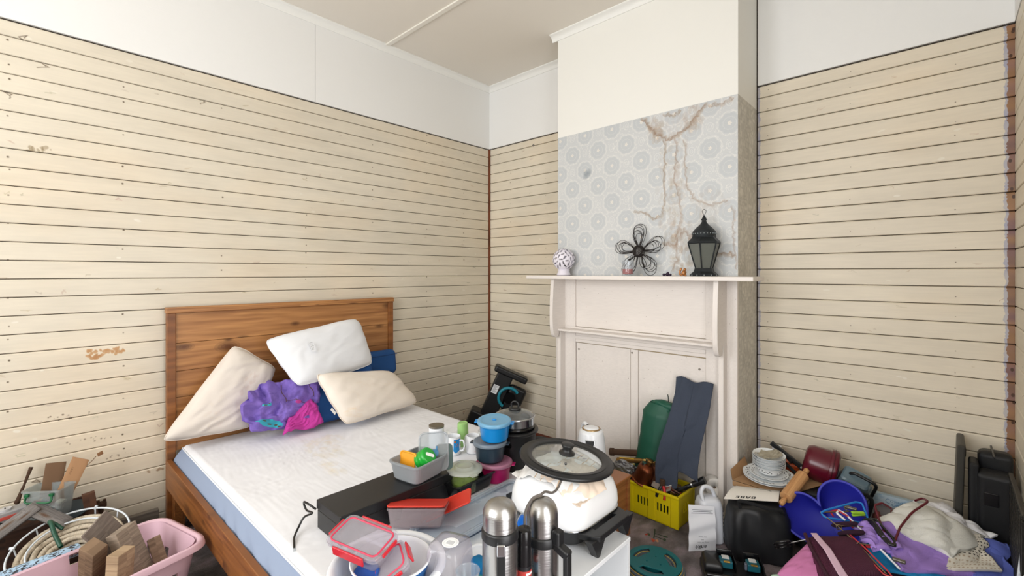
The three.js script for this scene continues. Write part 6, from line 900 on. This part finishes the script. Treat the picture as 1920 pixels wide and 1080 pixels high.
// suitcases and slatted rack in the corner
{
  const tex = bumpNoise(256, 256, (u, v) => (hash3(u * 256 | 0, v * 256 | 0, 5) - 0.5) * 1.4), m = MP(0x16171a, 0.36, { bumpMap: rep(tex, 3, 3), bumpScale: 0.0008 });
  const a = thing('black_suitcase', 'thin dark hard case panel standing against the back wall beside the suitcase', 'suitcase', [3.515, 0, 0.17]); a.rotation.set(0, 0, -0.03); mesh('shell', rbox(0.03, 0.72, 0.24, 0.012, 0, 0.362, 0), MP(0x3a3833, 0.45, { bumpMap: rep(tex, 3, 3), bumpScale: 0.0008 }), a); mesh('catch', rbox(0.01, 0.04, 0.1, 0.004, 0.014, 0.67, 0.0), blackPl, a);
  const b = thing('black_suitcase', 'glossy black moulded suitcase standing in the corner', 'suitcase', [3.645, 0, 0.205]); mesh('front_shell', rbox(0.125, 0.62, 0.1, 0.03, 0.004, 0.31, 0.055, 4), m, b); mesh('back_shell', rbox(0.12, 0.69, 0.09, 0.03, 0.01, 0.345, -0.045, 4), m, b); mesh('side_spine', rbox(0.036, 0.65, 0.12, 0.016, -0.066, 0.325, 0.03, 3), m, b); mesh('handle_recess', rbox(0.05, 0.06, 0.006, 0.003, -0.01, 0.5, 0.105), blackGloss, b); mesh('strap', rbox(0.008, 0.01, 0.2, 0.003, 0.0, 0.692, -0.01), blackPl, b);
  const r = thing('slatted_rack', 'black slatted metal rack leaning against the right wall', 'rack', [3.69, 0, 0.62]); const sm = M(0x2a2925, 0.4, { metalness: 0.5 });
  for (let i = 0; i < 9; i++) mesh('slat', rbox(0.012, 0.64 - i * 0.004, 0.018, 0.003, -0.0, 0.325, -0.2 + i * 0.052), sm, r); mesh('top_rail', rbox(0.016, 0.02, 0.5, 0.004, 0, 0.655, 0.01), sm, r); mesh('bottom_rail', rbox(0.016, 0.02, 0.5, 0.004, 0, 0.04, 0.01), sm, r); mesh('back_sheet', box(0.003, 0.6, 0.48, 0.014, 0.34, 0.01), blackPl, r);
  const w = thing('white_wire_rack', 'white coated wire rack leaning in front of the black slatted rack', 'rack', [3.655, 0, 0.84]); const wm = MP(0xdfe6ee, 0.35);
  mesh('wire', merge([bar([0.05, 0.62, -0.09], [-0.015, 0.0, 0.02], 0.006), bar([0.055, 0.6, -0.03], [-0.01, 0.0, 0.08], 0.005), bar([0.05, 0.6, 0.06], [-0.01, 0, 0.14], 0.005)]), wm, w); for (let i = 0; i < 5; i++) { const t = 0.15 + i * 0.17; mesh('cross_wire', bar([-0.015 + 0.065 * t, 0.62 * t, 0.02 - 0.11 * t], [-0.01 + 0.06 * t, 0.6 * t, 0.14 - 0.08 * t], 0.0035), wm, w); }
}

// ---------- tools and basket on the left ----------
const oldWood = (seed, a = [96, 84, 70], b = [150, 132, 108]) => M(0xffffff, 0.85, { map: woodTex(256, 128, a, b, 2, seed), bumpMap: rep(boardBump, 1, 1), bumpScale: 0.0015 });
{
  const g = thing('timber_tool_box', 'dark stained wooden tool box against the left wall', 'tool box', [0.14, 0, 3.42]); const m = oldWood(81, [38, 22, 14], [74, 44, 28]);
  mesh('front_board', uvBox(span(0.1, 0.118, 0, 0.33, -0.32, 0.32, 0.003), 1, 1.6, 'z'), m, g); mesh('back_board', uvBox(span(-0.11, -0.095, 0, 0.33, -0.32, 0.32, 0.003), 1, 1.6, 'z'), m, g); for (const s of [-1, 1]) mesh('end_board', uvBox(span(-0.095, 0.1, 0, 0.33, s * 0.312 - 0.008, s * 0.312 + 0.008, 0.003), 1, 1.6), m, g); mesh('base_board', span(-0.095, 0.1, 0, 0.012, -0.305, 0.305), m, g); mesh('inner_tray', span(-0.094, 0.099, 0.27, 0.285, -0.303, 0.303), m, g);
  // upright corner of a second frame beside the clear box
  const f = thing('timber_offcut', 'narrow dark timber batten standing beside the clear parts box', 'offcut', [0.255, 0, 3.075]); const fg = uvBox(rbox(0.03, 0.42, 0.05, 0.003, 0, 0.21, 0), 1, 1, 'z'); mesh('batten', fg, oldWood(82, [60, 36, 24], [96, 62, 42]), f); f.rotation.set(0.12, 0, 0);
}
{ // clear parts box with green handle and cardboard in it
  const g = thing('clear_parts_box', 'clear plastic parts box with a green carry handle full of bits', 'box', [0.215, 0.335, 3.265]); g.rotation.set(0, 0.85, 0);
  const cm = frosted(0xdde2e2, 0.12, 0.8); mesh('tub', tub(0.17, 0.1, 0.15, 0.014, 0.86, 0.0022, 0.005, 0.007), cm, g);
  const gm = MP(0x0d5b33, 0.4); mesh('handle', tube([[-0.055, 0.132, 0.056], [-0.058, 0.105, 0.062], [-0.04, 0.098, 0.064], [0, 0.1, 0.065], [0.04, 0.098, 0.064], [0.058, 0.105, 0.062], [0.055, 0.132, 0.056]], 0.0045, false, 50, 8), gm, g); for (const s of [-1, 1]) mesh('hinge', rbox(0.02, 0.014, 0.012, 0.003, s * 0.055, 0.132, 0.055), gm, g);
  const r = rngMake(15), cols = [0x7a7f86, 0xa97f62, 0xd8d2c4, 0x3b4a52, 0x8c5a46, 0xb9bec2]; for (let i = 0; i < 14; i++) { const k = mesh('spare_part', i % 3 ? rbox(0.02 + r() * 0.03, 0.012 + r() * 0.015, 0.015 + r() * 0.02, 0.003) : cyl(0.007, 0.007, 0.045, 0, 0, 0, 14), M(cols[i % 6], 0.5, { metalness: i % 2 ? 0.5 : 0 }), g); k.position.set((r() - 0.5) * 0.1, 0.018 + r() * 0.06, (r() - 0.5) * 0.05); k.rotation.set(r() * 3, r() * 3, r() * 3); }
  const cb = M(0xa37a55, 0.9), cd = M(0x6f543d, 0.9);
  const sheet = (name, label, c, m, t = 0.004) => solo(name, cloth((u, v) => bil(c, u, v), 4, 4, t), m, label, 'cardboard');
  sheet('cardboard_piece', 'dark brown cardboard piece standing in the clear parts box', [[0.15, 0.585, 3.275], [0.16, 0.575, 3.20], [0.165, 0.40, 3.225], [0.155, 0.40, 3.30]], cd);
  const ct = canvasTex(128, 256, (x, w, h) => { x.fillStyle = '#b08762'; x.fillRect(0, 0, w, h); x.fillStyle = '#96704e'; x.fillRect(0, 0, w, 70); x.fillStyle = '#6b4c34'; x.font = '18px serif'; x.save(); x.translate(40, 200); x.rotate(-1.57); x.fillText('TRUE', 0, 0); x.restore(); });
  sheet('cardboard_piece', 'light brown printed cardboard strip leaning out of the clear parts box', [[0.185, 0.60, 3.178], [0.185, 0.565, 3.115], [0.20, 0.40, 3.185], [0.20, 0.40, 3.255]], M(0xffffff, 0.9, { map: ct }));
  const tg = thing('string_tag', 'small brown tag on a curled string against the boards', 'tag'); mesh('string', tube([[0.19, 0.54, 3.125], [0.17, 0.55, 3.105], [0.15, 0.566, 3.085]], 0.0016, false, 20, 5), M(0x6b4a30, 0.9), tg); mesh('card_tag', cloth((u, v) => bil([[0.147, 0.578, 3.082], [0.145, 0.588, 3.06], [0.15, 0.57, 3.056], [0.152, 0.561, 3.078]], u, v), 2, 2, 0.002), M(0x7a5536, 0.9), tg);
}
{ // tools on top of the box
  solo('chisel', merge([bar([0.045, 0.55, 3.325], [0.085, 0.475, 3.352], 0.009, 8, 0.005), bar([0.085, 0.475, 3.352], [0.115, 0.42, 3.372], 0.006, 8, 0.01), move(new THREE.SphereGeometry(0.012, 12, 8), 0.118, 0.415, 3.374)]), rusty, 'rusty chisel standing up against the boards beside the clear box', 'chisel');
  const s = thing('power_strip', 'grimy clear-wrapped power strip with three sockets and a red stripe', 'power strip', [0.20, 0.335, 3.46]); s.rotation.set(0, Math.PI / 2, 0.1, 'YXZ'); mesh('case', rbox(0.26, 0.05, 0.065, 0.008, 0, 0.052, 0), MP(0x8c8a8a, 0.4), s); for (let i = 0; i < 3; i++) { const k = mesh('socket', cyl(0.021, 0.022, 0.012, -0.045 + i * 0.05, 0.08, 0.005, 24), MP(0xb9b8ba, 0.4), s); mesh('pin_slot', box(0.004, 0.003, 0.014, -0.045 + i * 0.05, 0.087, 0.005), M(0x1a1a1a, 0.8), k); } mesh('red_stripe', rbox(0.2, 0.016, 0.004, 0.001, 0.01, 0.05, 0.033), MP(0xb3483e, 0.5), s);
  const c = thing('black_tool_case', 'flat black case with a silver handle in the tool box', 'case', [0.205, 0.29, 3.52]); mesh('case', rbox(0.055, 0.09, 0.2, 0.006, 0, 0.046, 0), blackPl, c); mesh('handle', merge([bar([0.032, 0.07, -0.06], [0.032, 0.07, 0.02], 0.004), bar([0.028, 0.07, -0.06], [0.032, 0.07, -0.06], 0.006), bar([0.028, 0.07, 0.02], [0.032, 0.07, 0.02], 0.006)]), chrome, c);
  const q = thing('framing_square', 'weathered grey timber mitre square leaning over the tool box', 'square'); const m = oldWood(85, [92, 88, 86], [146, 140, 136]);
  const arm = (a, b, w, t) => cloth((u, v) => { const A = V(...a), B = V(...b), d = B.clone().sub(A), n = V(0.55, 0.83, 0.05).normalize(), s = d.clone().cross(n).normalize().multiplyScalar(w); const p = A.clone().add(d.multiplyScalar(u)).add(s.multiplyScalar(v - 0.5)); return [p.x, p.y, p.z]; }, 8, 2, t);
  mesh('arm', arm([0.275, 0.42, 3.31], [0.36, 0.31, 3.52], 0.055, 0.014), m, q); mesh('arm', arm([0.265, 0.425, 3.34], [0.35, 0.325, 3.21], 0.062, 0.012), m, q);
  solo('saw_blade', cyl(0.075, 0.075, 0.003, 0, 0, 0, 40), M(0x33404a, 0.5, { metalness: 0.5 }), 'dark round grinding disc under the clear parts box', 'disc', [0.235, 0.346, 3.19], [0.12, 0, -0.25]);
  solo('rusty_bolt', merge([bar([0.09, 0.16, 3.06], [0.085, 0.262, 3.06], 0.012, 10), bar([0.085, 0.262, 3.06], [0.084, 0.285, 3.06], 0.026, 7), bar([0.084, 0.28, 3.045], [0.084, 0.3, 3.045], 0.007, 6), bar([0.084, 0.28, 3.07], [0.084, 0.3, 3.072], 0.007, 6)]), rusty, 'rusty bolt head sticking up beside the wall behind the cable coil', 'bolt');
  solo('white_scoop', lathe([[0, 0], [0.02, 0], [0.03, 0.04], [0.028, 0.04], [0.018, 0.004], [0, 0.004]], 24), MP(0xd8d8da, 0.4), 'small white plastic scoop on the front of the tool box', 'scoop', [0.285, 0.36, 3.49], [0.4, 0, -0.9]);
  solo('grey_plank', uvBox(rbox(0.03, 0.16, 0.3, 0.004), 1, 2, 'z'), oldWood(88, [92, 86, 80], [128, 120, 110]), 'grey plank standing on edge along the wall behind the pink basket', 'plank', [0.05, 0.07, 2.95], [0.0, 0, -0.1]);
}
{ // wire basket with a coil of cable
  const g = thing('cable_coil', 'thick coil of grubby white cable in a round white wire basket', 'cable', [0.46, 0.16, 3.19]); g.rotation.set(0.1, 0, -0.3);
  const cm = M(0xffffff, 0.75, { map: canvasTex(512, 32, (x, w, h) => fillPx(x, w, h, (u, v) => { const n = Math.max(0, fbm(u * 60, v * 4, 3)), m = noise(u * 200, v * 8); return [196 - n * 90 + m * 12, 184 - n * 92 + m * 12, 164 - n * 90 + m * 10]; })) });
  const r = rngMake(19), turns = []; for (let k = 0; k < 15; k++) { const R = 0.085 + (k % 5) * 0.023 + r() * 0.004, y = 0.03 + Math.floor(k / 5) * 0.026 + (k % 5) * 0.008, pts = []; for (let i = 0; i < 14; i++) { const a = i / 14 * 6.2832; pts.push([Math.cos(a) * (R + r() * 0.006), y + (r() - 0.5) * 0.008, Math.sin(a) * (R + r() * 0.006)]); } turns.push(tube(pts, 0.0115, true, 70, 8)); }
  turns.forEach((q) => mesh('cable_turn', q, cm, g));
  const wm = MP(0xd3dbe2, 0.35); for (const [R, y] of [[0.21, 0.14], [0.205, 0.06], [0.15, 0.135]]) mesh('basket_ring', rim(R, 0.0042, y), wm, g); for (let i = 0; i < 12; i++) { const a = i / 12 * 6.2832; mesh('basket_rib', bar([Math.cos(a) * 0.21, 0.14, Math.sin(a) * 0.21], [Math.cos(a) * 0.19, 0.0, Math.sin(a) * 0.19], 0.0032, 7), wm, g); if (i % 3 === 1) mesh('ring_tie', bar([Math.cos(a) * 0.205, 0.14, Math.sin(a) * 0.205], [Math.cos(a) * 0.222, 0.14, Math.sin(a) * 0.222], 0.0065, 8), wm, g); }
  const h = thing('green_hand_tool', 'dark green folded metal handle lying over the cable coil', 'tool'); mesh('grip', tube([[0.53, 0.43, 3.275], [0.555, 0.425, 3.27], [0.60, 0.395, 3.262], [0.66, 0.355, 3.245]], 0.009, false, 40, 6), MP(0x0f4634, 0.4), h); mesh('grip', tube([[0.53, 0.43, 3.275], [0.55, 0.415, 3.255], [0.57, 0.395, 3.235]], 0.008, false, 30, 6), MP(0x0f4634, 0.4), h);
  const pm = M(0xffffff, 0.6, { map: canvasTex(256, 128, (x, w, h) => { fillPx(x, w, h, (u, v) => { const n = noise(u * 50, v * 30, 2) + 0.5 * noise(u * 110, v * 60, 5); return n > 0.28 ? [52, 52, 58] : [168, 198, 222]; }); }) });
  solo('speckled_pipe', bar([0.68, 0.33, 3.19], [0.735, 0.335, 3.42], 0.026, 24), pm, 'speckled pale blue painted pipe lying in front of the cable coil', 'pipe');
}
{ // pink laundry basket
  const g = thing('pink_laundry_basket', 'pale pink plastic laundry basket of timber offcuts beside the bed', 'basket', [0.92, 0.02, 3.125], 0.0); g.rotation.set(0, 0.25, 0);
  const m = MP(0xdcb9c6, 0.4), W = 0.4, D = 0.56, Hh = 0.32, r = 0.09; // local x across, z along
  const outline = (k, n) => rrect(W * k, D * k, r * k).getSpacedPoints(n).slice(0, n);
  const N = 96, lo = outline(0.78, N), hi = outline(1, N), P = [], I = [], K = 14;
  const hole = (i, k) => { const ph = i % 6, y = k / K; const q = hi[i % N]; const end = Math.abs(q.y) > D / 2 - 0.02, side = Math.abs(q.x) > W / 2 - 0.02; if (!end && !side) return false; if (y > 0.3 && y < 0.66 && (ph === 1 || ph === 2)) return true; if (side && y > 0.8 && y < 0.93 && Math.abs(q.y) < 0.07) return true; return false; };
  for (const off of [0, 0.004]) for (let k = 0; k <= K; k++) for (let i = 0; i < N; i++) { const t = k / K, f = 1 - off * 5; P.push((lo[i].x + (hi[i].x - lo[i].x) * t) * f, 0.006 + t * Hh, (lo[i].y + (hi[i].y - lo[i].y) * t) * f); }
  const base = (K + 1) * N; for (let k = 0; k < K; k++) for (let i = 0; i < N; i++) { if (hole(i, k)) continue; const a = k * N + i, b = k * N + (i + 1) % N; I.push(a, a + N, b, b, a + N, b + N); I.push(base + a, base + b, base + a + N, base + b, base + b + N, base + a + N); }
  const geo = new THREE.BufferGeometry(); geo.setAttribute('position', new THREE.Float32BufferAttribute(P, 3)); geo.setIndex(I); geo.computeVertexNormals(); mesh('wall', geo, m, g);
  mesh('floor_plate', slab(W * 0.78, D * 0.78, r * 0.7, 0.006), m, g);
  const lip = []; for (const [k, y] of [[1.0, Hh + 0.002], [1.035, Hh + 0.012], [1.09, Hh + 0.008], [1.11, Hh - 0.014]]) lip.push([k, y]);
  const LP = [], LI = []; lip.forEach(([k, y]) => outline(k, N).forEach((p) => LP.push(p.x, y, p.y))); for (let k = 0; k < lip.length - 1; k++) for (let i = 0; i < N; i++) { const a = k * N + i, b = k * N + (i + 1) % N; LI.push(a, a + N, b, b, a + N, b + N); }
  const lg = new THREE.BufferGeometry(); lg.setAttribute('position', new THREE.Float32BufferAttribute(LP, 3)); lg.setIndex(LI); lg.computeVertexNormals(); mesh('rolled_rim', lg, m, g);
  const blk = (label, w, h, d, pos, rot, seed, a, b) => solo('timber_offcut', uvBox(rbox(w, h, d, 0.003), 2, 3, d > w ? 'z' : 'x'), oldWood(seed, a, b), label, 'offcut', pos, rot);
  blk('flat grey board corner standing up in the pink basket', 0.014, 0.26, 0.13, [0.80, 0.36, 3.08], [0.5, 0.75, 0.1], 91, [104, 92, 84], [134, 122, 112]);
  blk('tall square-cut pine block standing up in the pink basket', 0.05, 0.36, 0.10, [0.90, 0.27, 3.02], [0.12, 0.7, 0.25], 92, [124, 110, 96], [168, 152, 134]);
  blk('short pale pine block at the near side of the pink basket', 0.05, 0.3, 0.085, [0.985, 0.25, 3.09], [-0.05, 0.75, 0.0], 93, [148, 124, 98], [188, 162, 130]);
  blk('thick brown timber wedge leaning on the rim of the pink basket', 0.07, 0.28, 0.06, [0.86, 0.31, 3.16], [0.35, 0.5, -0.62], 94, [104, 82, 62], [148, 122, 96]);
  blk('thin bark-edged offcut along the bed side of the pink basket', 0.012, 0.2, 0.05, [0.915, 0.27, 2.94], [0.1, 0.2, 0.45], 95, [98, 78, 62], [140, 116, 96]);
  blk('round-cornered brown block low in the pink basket', 0.08, 0.1, 0.08, [0.95, 0.2, 3.17], [0.2, 0.4, 0.3], 96, [128, 98, 72], [168, 136, 106]);
}
{ // leather straps on the carpet by the bed rail
  const lm = M(0x4a382e, 0.7); const ribbon = (pts, w, t) => { const c = new THREE.CatmullRomCurve3(pts.map((p) => V(...p))); return cloth((u, v) => { const p = c.getPoint(u); return [p.x, p.y + (v - 0.5) * w, p.z]; }, 60, 3, t); };
  const g = thing('leather_strap', 'curled brown leather strap standing on edge beside the bed rail', 'strap'); mesh('curl', ribbon([[0.90, 0.06, 2.80], [0.94, 0.06, 2.83], [1.0, 0.06, 2.82], [1.02, 0.06, 2.86], [0.98, 0.06, 2.885], [0.95, 0.06, 2.87], [0.97, 0.06, 2.845], [1.05, 0.06, 2.84], [1.09, 0.06, 2.87], [1.06, 0.06, 2.91], [1.01, 0.06, 2.91]], 0.045, 0.003), lm, g);
  g.position.y = 0.0; const h = thing('leather_strap', 'stiff brown leather strap end propped against the bed rail', 'strap'); mesh('strip', cloth((u, v) => { const t = u; return [1.10 + 0.28 * t, 0.16 + 0.2 * t - 0.05 * t * t, 2.86 - 0.055 * t + (v - 0.5) * 0.03]; }, 20, 3, 0.004), M(0x5a4436, 0.7), h); mesh('prop', bar([1.10, 0.0, 2.86], [1.10, 0.16, 2.86], 0.008), M(0x5a4436, 0.7), h);
}
scene.traverse((o) => { if (o.isMesh) { o.castShadow = true; o.receiveShadow = true; } });
renderer.render(scene, camera);
